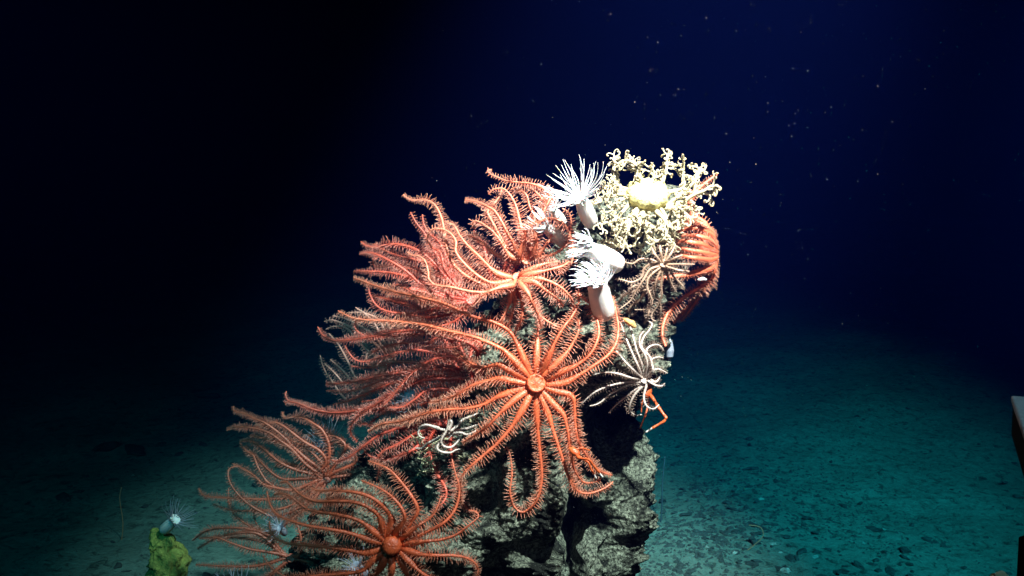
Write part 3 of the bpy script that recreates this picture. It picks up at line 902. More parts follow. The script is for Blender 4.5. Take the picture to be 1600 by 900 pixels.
# ------------------------------------------------------------------ brittle stars
G_BR = 'brittle stars on the rock'
make_star('brittle_star', 'white brittle star with small dark disc under the rock overhang on the right', 'brittle star', (1007, 593, 2.72), 7, [
    ([(1001, 588), (985, 574), (971, 558), (963, 548)], (0, -0.03, 0.02)),
    ([(1003, 587), (995, 568), (985, 545), (977, 525), (971, 508), (967, 501)], (0, -0.03, 0.04)),
    ([(1005, 586), (1003, 570), (995, 548), (989, 525), (984, 510), (973, 500)], (0, -0.04, 0.04)),
    ([(1008, 586), (1011, 570), (1008, 555), (1000, 540), (1000, 526), (1006, 517)], (0, -0.05, 0.04)),
    ([(1011, 587), (1018, 573), (1015, 558), (1003, 543), (1005, 528), (1015, 515), (1019, 506), (1013, 502)], (0, -0.05, 0.04)),
    ([(1013, 589), (1020, 577), (1017, 563), (1028, 558), (1038, 560)], (0, -0.04, 0.03)),
    ([(1014, 590), (1021, 579), (1030, 577), (1044, 584)], (0, -0.04, 0.03)),
    ([(1014, 592), (1024, 597), (1030, 591), (1030, 586)], (0, -0.03, 0.0)),
    ([(1014, 596), (1024, 602), (1034, 603), (1039, 599)], (0, -0.03, 0.0)),
    ([(1012, 588), (1014, 565), (1010, 548), (1018, 540), (1029, 539), (1036, 546), (1034, 551)], (0, -0.03, 0.04)),
    ([(1000, 592), (985, 590), (966, 584), (946, 582), (925, 586)], (0, -0.04, -0.02)),
    ([(1000, 597), (975, 598), (946, 605), (926, 615), (912, 628), (905, 635)], (0, -0.02, 0.0)),
    ([(1001, 599), (980, 603), (955, 615), (936, 630), (919, 635)], (0, 0.0, 0.02)),
    ([(1003, 601), (985, 615), (966, 630), (950, 646)], (0, 0.02, 0.06)),
    ([(1005, 602), (991, 618), (983, 638), (991, 648), (1004, 648)], (0, 0.0, 0.05)),
    ([(1010, 602), (1006, 620), (1010, 634), (1021, 639), (1030, 632)], (0, -0.02, 0.0)),
], 'bwhite', 'bwhite_spine', G_BR, rbase=2.1, rtip=1.1, spine=5.0, spine_r=0.36, fan=2, seed=21, disc_h=0.3)

make_star('brittle_star', 'light brown brittle star below the cream basket star, arms trailing down the rock', 'brittle star', (1036, 413, 2.74), 6, [
    ([(1031, 408), (1023, 397), (1018, 386)], (0, -0.02, 0.0)),
    ([(1034, 406), (1032, 390), (1030, 374)], (0, -0.02, 0.03)),
    ([(1038, 406), (1042, 390), (1044, 376)], (0, -0.02, 0.03)),
    ([(1041, 407), (1049, 395), (1055, 383)], (0, -0.02, 0.03)),
    ([(1043, 409), (1057, 402), (1067, 398)], (0, -0.03, -0.02)),
    ([(1044, 413), (1064, 413), (1087, 413)], (0, -0.04, -0.06)),
    ([(1043, 417), (1060, 422), (1078, 424)], (0, -0.02, -0.02)),
    ([(1029, 411), (1015, 405), (1000, 405), (988, 412), (970, 407), (952, 396)], (0, 0.0, 0.04)),
    ([(1029, 413), (1016, 413), (1006, 421), (1004, 431), (996, 438), (985, 441), (972, 437), (961, 436)], (0, 0.0, 0.04)),
    ([(1030, 416), (1016, 421), (1006, 436), (1000, 446), (992, 458), (985, 470), (968, 483)], (0, 0.0, 0.03)),
    ([(1032, 418), (1015, 432), (1011, 447), (1016, 461), (1019, 474), (1010, 483), (990, 484)], (0, 0.0, 0.03)),
    ([(1036, 419), (1033, 445), (1034, 462), (1027, 478), (1019, 490), (1019, 499), (1026, 502)], (0, 0.0, 0.05)),
    ([(1034, 419), (1024, 442), (1023, 462), (1019, 470)], (0, 0.02, 0.05)),
    ([(1038, 420), (1050, 445), (1058, 458)], (0, 0.02, 0.05)),
    ([(1040, 419), (1062, 442), (1070, 453)], (0, 0.02, 0.05)),
], 'bbrown', 'bbrown_spine', G_BR, rbase=2.1, rtip=1.1, spine=5.5, spine_r=0.36, fan=2, seed=22, disc_h=0.4)

make_star('brittle_star', 'brown and white brittle star on the rock wall above the white one', 'brittle star', (1012, 452, 2.78), 6, [
    ([(1008, 456), (1000, 468), (987, 477), (982, 486), (988, 492), (995, 487)], (0, 0.0, 0.04)),
    ([(1006, 453), (990, 455), (975, 462), (965, 475)], (0, 0.0, 0.04)),
    ([(1014, 458), (1015, 478), (1012, 495), (1006, 507)], (0, 0.0, 0.04)),
    ([(1017, 456), (1030, 470), (1032, 490), (1028, 512)], (0, 0.0, 0.04)),
    ([(1007, 448), (995, 446), (986, 450), (984, 458)], (0, 0.0, 0.02)),
], 'bbrown', 'bwhite_spine', G_BR, rbase=2.0, rtip=1.1, spine=5.0, spine_r=0.5, seed=23, disc_h=0.4)

make_star('brittle_star', 'smooth pale pink brittle star with arms coiled in knots at the left of bare rock', 'brittle star', (700, 676, 2.72), 6, [
    ([(693, 676), (684, 668), (668, 666), (655, 672), (655, 681), (664, 685)], (0, -0.03, 0.0)),
    ([(695, 672), (686, 670), (668, 664), (657, 667), (653, 676), (658, 684)], (-0.02, -0.05, -0.02)),
    ([(702, 670), (706, 660), (702, 658), (698, 672), (690, 686), (692, 696), (704, 699), (715, 690), (718, 682), (708, 679), (700, 686)], (-0.03, -0.05, -0.03)),
    ([(706, 672), (716, 664), (723, 656), (737, 650), (757, 641)], (-0.02, -0.03, 0.02)),
    ([(695, 681), (688, 690), (683, 700), (690, 706), (704, 707), (712, 703), (722, 701)], (-0.01, -0.03, 0.0)),
    ([(706, 677), (720, 676), (730, 679), (742, 674), (744, 670)], (0, -0.03, 0.0)),
    ([(706, 674), (728, 670), (745, 664), (760, 661)], (0, 0.0, 0.03)),
    ([(694, 679), (678, 688), (668, 693), (660, 700), (648, 700)], (0, 0.0, 0.03)),
], 'bwhite', 'bwhite_spine', G_BR, rbase=2.2, rtip=1.3, spine=1.6, spine_r=0.4, seed=24, disc_h=0.5)


# ------------------------------------------------------------------ basket star
def make_basket():
    rng = random.Random(5)
    D0 = 2.80
    s = S(D0)
    c = P(1012, 303, D0)
    root = empty('basket_star', c, 'cream basket star with yellow domed disc and curly branching arms, topmost on the rock', 'basket star')
    body = MB()
    hub = body.vert(c + Vector((0, 0.02, 0)), 0.0)
    fn = Vector((0.05, -0.75, 0.62)).normalized()
    ax = Vector((1, 0, 0)); ax = (ax - fn * ax.dot(fn)).normalized(); ay = fn.cross(ax)
    db = MB()
    nn, prev = 60, None
    prof = [(0.80, -0.55), (0.93, -0.3), (1.0, 0.0), (0.98, 0.14), (0.91, 0.27), (0.78, 0.37), (0.60, 0.41), (0.40, 0.40), (0.22, 0.36), (0.08, 0.34)]
    for rr, h in prof:
        ring = []
        for k in range(nn):
            a = 2 * math.pi * k / nn
            lob = 1 + 0.05 * math.cos(a * 10) * (0.4 + rr * 0.6)
            rib = 0.07 * math.cos(a * 20) * (1 if h > 0 else 0.4) + 0.05 * noise.noise(Vector((math.cos(a) * 3 * rr, math.sin(a) * 3 * rr, h)))
            ring.append(db.vert(c + (ax * math.cos(a) * 34 * s + ay * math.sin(a) * 29 * s) * rr * lob + fn * ((h + rib * rr) * 30 * s), 1 - rr))
        if prev:
            for k in range(nn):
                db.face((prev[k], prev[(k + 1) % nn], ring[(k + 1) % nn], ring[k]))
        else:
            bv = db.vert(c - fn * 14 * s)
            for k in range(nn):
                db.face((ring[(k + 1) % nn], ring[k], bv))
        prev = ring
    tv = db.vert(c + fn * 10 * s, 1.0)
    for k in range(nn):
        db.face((prev[k], prev[(k + 1) % nn], tv))
    db.build('disc', MAT['basket_disc'], root)
    view = Vector((0, -1, 0))

    def tendril(mb, p, d, ln, r, depth, rootv, planeN):
        if depth == 0:
            ln *= 1.7
        n = max(6, int(ln / (1.6 * s)))
        k0 = rng.choice((-1, 1)) * rng.uniform(0.8, 2.2)
        path = [p.copy()]
        dirv = d.normalized()
        final = depth == 0
        curl = rng.choice((-1, 1)) * (rng.uniform(6.0, 9.0) if final else k0)
        for i in range(n):
            t = i / n
            ang = curl * (t * t * 2.2 if final else 1.0) / n
            dirv = (Matrix.Rotation(ang, 3, planeN) @ dirv).normalized()
            path.append(path[-1] + dirv * (ln / n))
        rr_ = max(r, 1.0 * s) if final else r
        rings, fr = tube(mb, path, lambda t: rr_ * (1 - 0.2 * t), 5, 0, root=rootv, a0=0.5, a1=1.0)
        if depth > 0:
            for sg in (1, -1):
                pn = (planeN + Vector((rng.uniform(-.5, .5), rng.uniform(-.5, .5), rng.uniform(-.5, .5)))).normalized()
                nd = (Matrix.Rotation(sg * rng.uniform(0.45, 0.85), 3, pn) @ dirv).normalized()
                tendril(mb, path[-1] - dirv * r, nd, ln * rng.uniform(0.62, 0.85), r * 0.72, depth - 1, rings[-1][0], pn)

    # (path, depth profile, start radius px, branch depth at the end, side twigs)
    A = [
        ([(1003, 287), (997, 268), (992, 257), (985, 252), (975, 251), (966, 256)], (0, -0.01, 0.0), 3.2, 3, 5),
        ([(1000, 286), (994, 270), (997, 257), (1003, 254), (1008, 257)], (0.01, 0.0, 0.0), 2.4, 0, 2),
        ([(985, 297), (966, 290), (960, 275), (959, 253)], (0, 0.02, 0.03), 2.4, 2, 5),
        ([(983, 303), (965, 304), (950, 306), (938, 313)], (0, -0.02, -0.02), 2.8, 2, 5),
        ([(984, 300), (965, 297), (950, 293)], (0, -0.01, -0.01), 2.4, 3, 5),
        ([(982, 308), (968, 314), (957, 326)], (0, -0.03, -0.03), 2.8, 3, 3),
        ([(1035, 284), (1041, 265), (1043, 248)], (0, 0.02, 0.02), 2.8, 2, 4),
        ([(1048, 300), (1068, 293), (1068, 276), (1067, 262)], (0, 0.02, 0.0), 2.8, 3, 3),
        ([(1042, 322), (1060, 306), (1078, 291), (1090, 276), (1092, 264)], (0, -0.02, 0.0), 3.0, 3, 4),
        ([(1042, 323), (1065, 316), (1085, 304), (1100, 298), (1111, 291), (1117, 292)], (0, -0.03, -0.03), 3.4, 1, 4),
        ([(1085, 304), (1086, 290), (1088, 272)], (-0.02, -0.02, 0.0), 2.4, 2, 2),
        ([(1098, 300), (1108, 304), (1110, 309)], (-0.02, -0.02, -0.02), 2.2, 1, 1),
        ([(1040, 324), (1055, 325), (1068, 332), (1078, 340)], (0, -0.04, -0.04), 3.0, 1, 3),
        ([(1050, 324), (1070, 322), (1083, 330)], (0, -0.02, -0.02), 2.2, 2, 2),
        ([(1036, 326), (1054, 328), (1060, 342), (1050, 350)], (0, -0.05, -0.04), 3.0, 2, 4),
        ([(993, 330), (981, 344), (969, 355), (961, 361)], (-0.03, -0.06, -0.05), 3.4, 2, 3),
        ([(995, 331), (984, 350), (978, 372), (975, 385)], (-0.03, -0.06, -0.05), 3.2, 3, 5),
        ([(1003, 333), (998, 350), (995, 364)], (-0.03, -0.07, -0.05), 3.4, 3, 3),
        ([(1004, 333), (1011, 349), (1022, 356), (1033, 357)], (-0.03, -0.07, -0.05), 3.2, 2, 3),
        ([(1026, 331), (1039, 345), (1041, 363), (1034, 374), (1021, 379)], (-0.03, -0.07, -0.06), 3.4, 2, 4),
        ([(1034, 328), (1050, 356), (1055, 370), (1050, 381)], (-0.02, -0.05, -0.03), 2.6, 2, 3),
        ([(984, 318), (968, 336), (955, 346), (940, 349)], (-0.01, -0.05, -0.04), 2.8, 2, 4),
        ([(990, 328), (973, 352), (962, 372), (956, 384)], (0.0, -0.02, 0.0), 2.4, 3, 4),
        ([(1012, 334), (1012, 360), (1005, 382), (998, 394)], (0.0, -0.02, 0.0), 2.4, 3, 4),
        ([(1020, 288), (1022, 276), (1016, 270)], (0.02, 0.03, 0.03), 2.2, 2, 2),
    ]
    for pts, zz, r0, dep, twigs in A:
        r0 *= 1.22
        L = [0.0]
        for a, b in zip(pts, pts[1:]):
            L.append(L[-1] + math.hypot(a[0] - b[0], a[1] - b[1]))
        w3 = []
        for (x, y), l in zip(pts, L):
            t = l / L[-1]
            w3.append(P(x, y, D0 + zz[0] * (1 - t) ** 2 + 2 * zz[1] * t * (1 - t) + zz[2] * t * t))
        path = catmull(w3, 2.0 * s)
        n = len(path)
        rings, fr = tube(body, path, lambda t: r0 * s * (1 - 0.45 * t) * (1 + 0.05 * math.sin(t * n * 0.9)), 7, 0, root=hub, a0=0, a1=0.6)
        tb = MB()
        rv = None
        T = fr[-1][0]
        pn = (view + Vector((rng.uniform(-.4, .4), 0, rng.uniform(-.4, .4)))).normalized()
        anchor = tb.vert(path[-1])
        if dep == 0:
            tendril(tb, path[-1], T, 14 * s, r0 * 0.5 * s, 0, anchor, pn)
        else:
            for sg in (1, -1):
                nd = Matrix.Rotation(sg * rng.uniform(0.4, 0.8), 3, pn) @ T
                tendril(tb, path[-1], nd, rng.uniform(9, 14) * s, r0 * 0.52 * s, dep - 1, anchor, pn)
        for q in range(int(twigs * 2.6) + 2):
            i = int(n * rng.uniform(0.25, 0.97))
            i = min(n - 1, max(1, i))
            pn2 = (view + Vector((rng.uniform(-.9, .9), rng.uniform(-.3, .3), rng.uniform(-.9, .9)))).normalized()
            nd = Matrix.Rotation(rng.choice((1, -1)) * rng.uniform(0.6, 1.3), 3, pn2) @ fr[i][0]
            tendril(tb, path[i], nd, rng.uniform(6, 12) * s, r0 * 0.42 * s, rng.choice((0, 1, 2, 2)), anchor, pn2)
        tb.build('tendril_cluster', MAT['basket'], root)
    body.build('body', MAT['basket'], root)


make_basket()


# ------------------------------------------------------------------ anemones
def make_anemone(label, foot, mouth, D, r_px, n_t, tlen, spread, seed, dz=(0.0, -0.06), mats=('anem', 'anem_tent'), tr=1.2, droop=(0, 0), group='white anemones on the rock',
                 crown=1.0, squeeze=0.78, frm=None):
    rng = random.Random(seed)
    s = S(D)
    a = P(foot[0], foot[1], D + dz[0]); b = P(mouth[0], mouth[1], D + dz[1])
    root = empty('anemone', a, label, 'anemone', group)
    axis = (b - a)
    ln = axis.length
    axis.normalize()
    ox = axis.orthogonal().normalized(); oy = axis.cross(ox)
    mb = MB()
    prof = [(0.0, 0.30), (0.02, 0.66), (0.08, 0.88), (0.2, 0.98), (0.4, 1.0), (0.6, 0.95), (0.78, squeeze), (0.9, squeeze * 0.95), (1.0, crown), (1.02, crown * 0.9), (0.98, crown * 0.6), (0.95, crown * 0.25)]
    nn, prev = 30, None
    for h, rr in prof:
        ring = []
        for k in range(nn):
            an = 2 * math.pi * k / nn
            wr = 1 + 0.025 * math.cos(an * 12) + 0.05 * noise.noise(Vector((math.cos(an) * 1.5 + seed, math.sin(an) * 1.5, h * 3)))
            ring.append(mb.vert(a + axis * (ln * h) + (ox * math.cos(an) + oy * math.sin(an)) * (r_px * s * rr * wr), h))
        if prev:
            for k in range(nn):
                mb.face((prev[k], prev[(k + 1) % nn], ring[(k + 1) % nn], ring[k]))
        else:
            f = mb.vert(a)
            for k in range(nn):
                mb.face((ring[(k + 1) % nn], ring[k], f))
        prev = ring
    f = mb.vert(a + axis * (ln * 0.93), 1.0)
    for k in range(nn):
        mb.face((prev[k], prev[(k + 1) % nn], f))
    mb.build('column', MAT[mats[0]], root)
    dv = RT * droop[0] + Vector((0, 0, 1)) * droop[1]
    for i in range(n_t):
        an = 2 * math.pi * (i * 0.381966) + rng.uniform(-0.2, 0.2)
        rr = r_px * s * crown * (0.55 + 0.42 * ((i * 7) % n_t) / n_t)
        rad_d = ox * math.cos(an) + oy * math.sin(an)
        p = a + axis * ln * 0.985 + rad_d * rr
        d = (axis + rad_d * (spread * (0.45 + 0.75 * ((i * 7) % n_t) / n_t)) + Vector((rng.uniform(-.15, .15), rng.uniform(-.15, .15), rng.uniform(-.15, .15)))).normalized()
        L = tlen * s * rng.uniform(0.7, 1.12)
        path = [p - axis * r_px * s * 0.08]
        wob = Vector((rng.uniform(-1, 1), rng.uniform(-1, 1), rng.uniform(-1, 1))) * 0.35
        m = 12
        for k in range(m):
            t = k / m
            d = (d + dv * 0.16 * t + wob * 0.22 * math.sin(t * 4.0 + seed)).normalized()
            path.append(path[-1] + d * (L / m))
        tb = MB()
        tube(tb, path, lambda t: tr * s * (1.0 - 0.78 * t), 6, 0)
        tb.build('tentacle', MAT[mats[1]], root)
    return root


make_anemone('white anemone with long tentacles fanned open, highest beside the basket star', (925, 352), (905, 305), 2.80, 13, 64, 52, 2.1, 31, (0.03, -0.06), droop=(-0.4, 0.6), crown=1.0, tr=0.95)
make_anemone('white anemone lying sideways on the rock, middle one of the bright column of three', (970, 416), (914, 386), 2.72, 17, 54, 24, 0.6, 32, (0.03, -0.03), droop=(-0.8, -0.5), tr=1.5)
make_anemone('plump white anemone upright with shaggy tentacles drooping left, lowest of the bright three', (945, 497), (932, 438), 2.70, 18, 76, 34, 0.75, 33, (0.02, -0.05), droop=(-1.0, -0.75), tr=1.5, squeeze=0.92)
make_anemone('white anemone half hidden behind the hooked salmon arm', (886, 382), (850, 352), 2.84, 11, 30, 30, 1.2, 34, (0.04, -0.02), droop=(-0.5, 0.6), tr=1.3)
make_anemone('small pale anemone peeping between raised salmon arms at the top', (880, 350), (862, 325), 2.90, 9, 24, 26, 1.3, 35, (0.04, 0.0), droop=(-0.6, 0.3), tr=1.2)
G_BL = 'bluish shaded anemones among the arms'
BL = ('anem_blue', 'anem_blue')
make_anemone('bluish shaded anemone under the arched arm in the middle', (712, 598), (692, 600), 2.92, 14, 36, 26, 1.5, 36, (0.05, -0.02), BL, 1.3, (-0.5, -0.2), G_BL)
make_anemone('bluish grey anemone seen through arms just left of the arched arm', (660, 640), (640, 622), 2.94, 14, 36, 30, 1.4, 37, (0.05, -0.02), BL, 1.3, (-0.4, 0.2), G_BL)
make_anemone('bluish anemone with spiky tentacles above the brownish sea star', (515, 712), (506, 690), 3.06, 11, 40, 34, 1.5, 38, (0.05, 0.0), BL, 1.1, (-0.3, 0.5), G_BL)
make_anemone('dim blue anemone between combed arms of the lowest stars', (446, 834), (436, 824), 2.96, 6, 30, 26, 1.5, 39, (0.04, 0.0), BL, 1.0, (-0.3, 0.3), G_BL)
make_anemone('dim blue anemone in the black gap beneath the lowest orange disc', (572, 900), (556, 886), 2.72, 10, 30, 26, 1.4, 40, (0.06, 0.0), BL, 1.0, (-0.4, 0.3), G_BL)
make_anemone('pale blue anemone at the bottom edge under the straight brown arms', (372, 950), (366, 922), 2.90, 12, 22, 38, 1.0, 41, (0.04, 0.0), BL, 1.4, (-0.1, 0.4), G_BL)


# ------------------------------------------------------------------ sponges and small growths
def blob(name, parts, mat, label, cat, group=None, res=48, amp=0.25, freq=9.0, seed=0, freq2=40, amp2=0.06):
    """lumpy body: one closed surface swept along a spine of (point, radius)"""
    mb = MB()
    pts = [Vector(p) for p, r in parts]
    n = 44
    path = []
    rads = []
    for i in range(n + 1):
        t = i / n * (len(parts) - 1)
        k = min(len(parts) - 2, int(t)); f = t - k
        f = f * f * (3 - 2 * f)
        path.append(pts[k].lerp(pts[k + 1], f)); rads.append(parts[k][1] * (1 - f) + parts[k + 1][1] * f)
    fr = frames(path, Vector((0.1, -1, 0.2)))
    prev = None
    for i in range(n + 1):
        T, N, B = fr[i]
        ring = []
        for k in range(res):
            a = 2 * math.pi * k / res
            d = N * math.cos(a) + B * math.sin(a)
            p = path[i] + d * rads[i]
            q = p * freq + Vector((seed, 0, 0))
            r = rads[i] * (1 + amp * noise.noise(q) + amp2 * noise.noise(p * freq2))
            ring.append(mb.vert(path[i] + d * r, i / n))
        if prev:
            for k in range(res):
                mb.face((prev[k], prev[(k + 1) % res], ring[(k + 1) % res], ring[k]))
        else:
            f0 = mb.vert(path[0])
            for k in range(res):
                mb.face((ring[(k + 1) % res], ring[k], f0))
        prev = ring
    f1 = mb.vert(path[-1], 1.0)
    for k in range(res):
        mb.face((prev[k], prev[(k + 1) % res], f1))
    o = mb.build(name, mat)
    return tag(o, label, cat, group)


# yellow sponge with a white anemone on the seabed at the left
SPD = 3.55
ss = S(SPD)
blob('sponge', [(P(262, 990, SPD), 20 * ss), (P(260, 930, SPD), 30 * ss), (P(262, 880, SPD), 28 * ss), (P(255, 850, SPD), 20 * ss), (P(245, 838, SPD), 14 * ss), (P(240, 828, SPD), 6 * ss), (P(239, 825, SPD), 1 * ss)],
     MAT['ysponge'], 'lumpy yellow green sponge standing on the dark seabed at the far left', 'sponge', amp=0.45, freq=26, freq2=85, amp2=0.3, res=90)
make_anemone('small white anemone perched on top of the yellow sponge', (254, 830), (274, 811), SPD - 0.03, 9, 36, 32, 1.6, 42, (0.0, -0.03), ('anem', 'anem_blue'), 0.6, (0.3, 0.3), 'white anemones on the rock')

d3 = 2.92
blob('sponge', [(P(1046, 530, d3), 2 * S(d3)), (P(1046, 535, d3), 5 * S(d3)), (P(1046, 548, d3), 7 * S(d3)), (P(1046, 557, d3), 6 * S(d3)), (P(1046, 562, d3), 1.5 * S(d3))],
     MAT['anem_blue'], 'small pale blue oval sponge at the right edge of the rock', 'sponge', amp=0.08, freq=20)
d3 = 2.70
blob('sponge', [(P(974, 498, d3), 1 * S(d3)), (P(978, 500, d3), 4 * S(d3)), (P(986, 505, d3), 5.5 * S(d3)), (P(991, 510, d3), 4 * S(d3)), (P(993, 513, d3), 1 * S(d3))],
     MAT['osponge'], 'little bright orange sponge crust above the white brittle star', 'sponge', amp=0.25, freq=60)
d3 = 2.84
blob('shell', [(P(1090, 437, d3), 1 * S(d3)), (P(1093, 437, d3), 2.6 * S(d3)), (P(1099, 436, d3), 3.2 * S(d3)), (P(1104, 437, d3), 1 * S(d3))],
     MAT['anem'], 'tiny white shell under the curled orange star', 'shell', amp=0.1, freq=60)
d3 = 2.95
blob('shell', [(P(978, 806, d3), 2 * S(d3)), (P(984, 806, d3), 6 * S(d3)), (P(994, 808, d3), 7 * S(d3)), (P(1000, 812, d3), 2 * S(d3))],
     MAT['cream'], 'flat pale shell fragment stuck low on the right rock edge', 'shell', amp=0.2, freq=60)


def stick(name, pts, D, r, mat, label, cat, group=None, dz=None, twigs=0, seed=0, r1=0.5):
    rng = random.Random(seed)
    mb = MB()
    w3 = [P(x, y, D + (dz[i] if dz else 0)) for i, (x, y) in enumerate(pts)]
    path = catmull(w3, 2.5 * S(D))
    rt = mb.vert(path[0])
    rings, fr = tube(mb, path, lambda t: r * S(D) * (1 - r1 * t), 6, 0, root=rt)
    for k in range(twigs):
        i = int(len(path) * rng.uniform(0.15, 0.95))
        T, N, B = fr[min(i, len(path) - 1)]
        a = rng.uniform(0, 6.28)
        d = (T * 0.7 + N * math.cos(a) + B * math.sin(a)).normalized()
        q = [path[min(i, len(path) - 1)]]
        for j in range(4):
            d = (d + Vector((rng.uniform(-.3, .3), rng.uniform(-.3, .3), rng.uniform(-.3, .3)))).normalized()
            q.append(q[-1] + d * rng.uniform(1.5, 3.5) * S(D))
        tube(mb, q, r * 0.6 * S(D), 4, 0, root=rings[min(i, len(path) - 1)][0])
    return tag(mb.build(name, mat), label, cat, group)


G_HY = 'cream hydroid twigs on the rock'
for k, pts in enumerate([[(650, 708), (665, 704), (682, 690), (700, 684)], [(655, 728), (672, 722), (684, 715)], [(652, 716), (668, 722), (680, 730)],
                         [(716, 722), (728, 714), (735, 708)], [(640, 690), (652, 684), (664, 690)], [(735, 660), (741, 655), (742, 650)], [(650, 742), (664, 735), (678, 738)]]):
    stick('hydroid', pts, 2.78, 1.2, MAT['hydroid'],
          ['cream hydroid twig beside the coiled brittle star, uppermost left', 'forked cream hydroid twig hanging in the dark gap', 'bent hydroid twig crossing the dark gap',
           'cream hydroid twig right of the hanging arms', 'short hydroid twig at the left of the coiled brittle star', 'tiny yellow hydroid twig above the bare rock',
           'lowest cream hydroid twig in the dark gap'][k], 'hydroid', G_HY, twigs=14, seed=50 + k, dz=[0.05, 0, -0.01, 0.0][:len(pts)])


# ------------------------------------------------------------------ squat lobsters
def leg(mb, pts, D, r, dz, hub, m=0, tip_m=None, tip_frac=0.86):
    w3 = [P(x, y, D + z) for (x, y), z in zip(pts, dz)]
    # straight jointed segments, thick at the joint
    path = []
    for a, b in zip(w3, w3[1:]):
        for i in range(9):
            path.append(a.lerp(b, i / 9))
    path.append(w3[-1])
    n = len(path)

    def rad(t):
        u = (t * (len(w3) - 1)) % 1.0
        return r * S(D) * (1.0 - 0.4 * t) * (0.82 + 0.3 * abs(u - 0.5) * 2) * (0.35 if t > 0.995 else 1)
    a0 = len(mb.f)
    rings, fr = tube(mb, path, rad, 7, m, root=hub)
    if tip_m is not None:
        cut = int((n - 1) * tip_frac) * 7
        for k in range(cut, (n - 1) * 7 + 7):
            mb.m[a0 + k] = tip_m


def make_lobster(label, c, D, rx, axis, legs, seed):
    rng = random.Random(seed)
    s = S(D)
    mb = MB()
    cc = P(c[0], c[1], D)
    root = empty('squat_lobster', cc, label, 'squat lobster', 'squat lobsters hiding in the rock')
    hub = mb.vert(cc)
    ax_ = Vector(axis).normalized()
    o1 = ax_.orthogonal().normalized(); o2 = ax_.cross(o1)
    prev = None
    nn = 22
    for i in range(15):
        t = i / 14.0
        r = rx * s * (math.sin(math.pi * min(0.98, max(0.04, t))) ** 0.55) * (0.8 + 0.3 * (1 - t))
        r *= 1 + 0.05 * math.sin(t * 40)
        ring = [mb.vert(cc + ax_ * ((t - 0.45) * rx * s * 3.0) + o1 * math.cos(2 * math.pi * k / nn) * r + o2 * math.sin(2 * math.pi * k / nn) * r * 0.8, t) for k in range(nn)]
        if prev:
            for k in range(nn):
                mb.face((prev[k], prev[(k + 1) % nn], ring[(k + 1) % nn], ring[k]))
        else:
            for k in range(nn):
                mb.face((ring[k], hub, ring[(k + 1) % nn]))
        prev = ring
    e = mb.vert(cc + ax_ * (0.56 * rx * s * 3.0), 1)
    for k in range(nn):
        mb.face((prev[k], prev[(k + 1) % nn], e))
    for pts, dz, r, tip in legs:
        leg(mb, pts, D, r, dz, hub, 0, 1 if tip else None)
    mb.build('body', [MAT['lobster'], MAT['lobster_tip']], root)


make_lobster('orange squat lobster with white claw tips below the big flat sea star', (898, 706), 2.60, 7, (-0.6, 0.3, 0.4), [
    ([(900, 707), (905, 714), (919, 722), (926, 738), (932, 748)], (0, -0.02, -0.04, -0.04, -0.03), 2.3, True),
    ([(899, 708), (904, 716), (920, 718), (934, 736), (942, 746)], (0, -0.03, -0.06, -0.05, -0.04), 2.6, True),
    ([(896, 708), (893, 718), (890, 730)], (0, 0.0, 0.03), 1.6, False),
    ([(900, 702), (910, 700), (922, 704)], (0, 0.0, 0.02), 2.0, False),
], 61)
make_lobster('orange squat lobster clinging under the overhang at the right edge', (1012, 612), 2.84, 8, (0.2, 0.3, 0.9), [
    ([(1014, 614), (1019, 621), (1030, 638), (1041, 653), (1038, 658), (1021, 668), (1009, 676)], (0, -0.02, -0.06, -0.08, -0.08, -0.08, -0.07), 3.0, True),
    ([(1012, 616), (1014, 630), (1008, 650), (1000, 670)], (0, 0.0, -0.02, 0.0), 2.2, False),
    ([(1010, 616), (1003, 628), (1002, 645)], (0, 0.0, 0.0), 1.8, False),
], 62)

# ------------------------------------------------------------------ whip corals on the seabed
def ground_stick(name, px, pts, r, mat, label, group=None, D=None):
    return stick(name, pts, D, r, mat, label, 'coral', group, r1=0.4)


G_WH = 'thin whip corals on the seabed'
stick('whip_coral', [(1031, 830), (1034, 795), (1035, 755), (1039, 712)], 4.75, 1.2, MAT['whip_blue'], 'straight dull blue whip coral standing right of the rock', 'coral', G_WH, r1=0.3)
stick('whip_coral', [(1163, 762), (1165, 785), (1180, 792), (1190, 782), (1188, 772)], 5.2, 0.9, MAT['whip_red'], 'thin curled reddish whip coral, the farther one on rubble', 'coral', G_WH, r1=0.2)
stick('whip_coral', [(1197, 900), (1192, 888), (1172, 892), (1160, 880), (1162, 866), (1178, 852), (1192, 838), (1188, 824), (1168, 820)], 4.35, 1.0, MAT['whip_red'],
      'long thin reddish whip coral looping over the rubble on the right', 'coral', G_WH, r1=0.2)
stick('whip_coral', [(176, 905), (186, 868), (192, 820), (187, 780), (190, 760)], 4.6, 1.0, MAT['whip_red'], 'faint brown whip coral on the dark left seabed', 'coral', G_WH, r1=0.3)


# ------------------------------------------------------------------ rubble on the seabed
def pebble_mesh(name, seed, mat):
    rng = random.Random(seed)
    import bmesh
    bm = bmesh.new()
    bmesh.ops.create_icosphere(bm, subdivisions=2, radius=1.0)
    off = Vector((seed * 3.1, seed * 1.7, 0))
    sc = Vector((rng.uniform(0.8, 1.7), rng.uniform(0.6, 1.0), rng.uniform(0.3, 0.5)))
    for v in bm.verts:
        d = 1 + 0.55 * noise.noise(v.co * 1.5 + off) + 0.35 * noise.noise(v.co * 3.3 + off) + 0.1 * noise.noise(v.co * 7 + off)
        v.co = Vector((v.co.x * sc.x, v.co.y * sc.y, v.co.z * sc.z)) * d
    me = bpy.data.meshes.new(name)
    bm.to_mesh(me); bm.free()
    me.materials.append(mat)
    for p in me.polygons:
        p.use_smooth = False
    return me


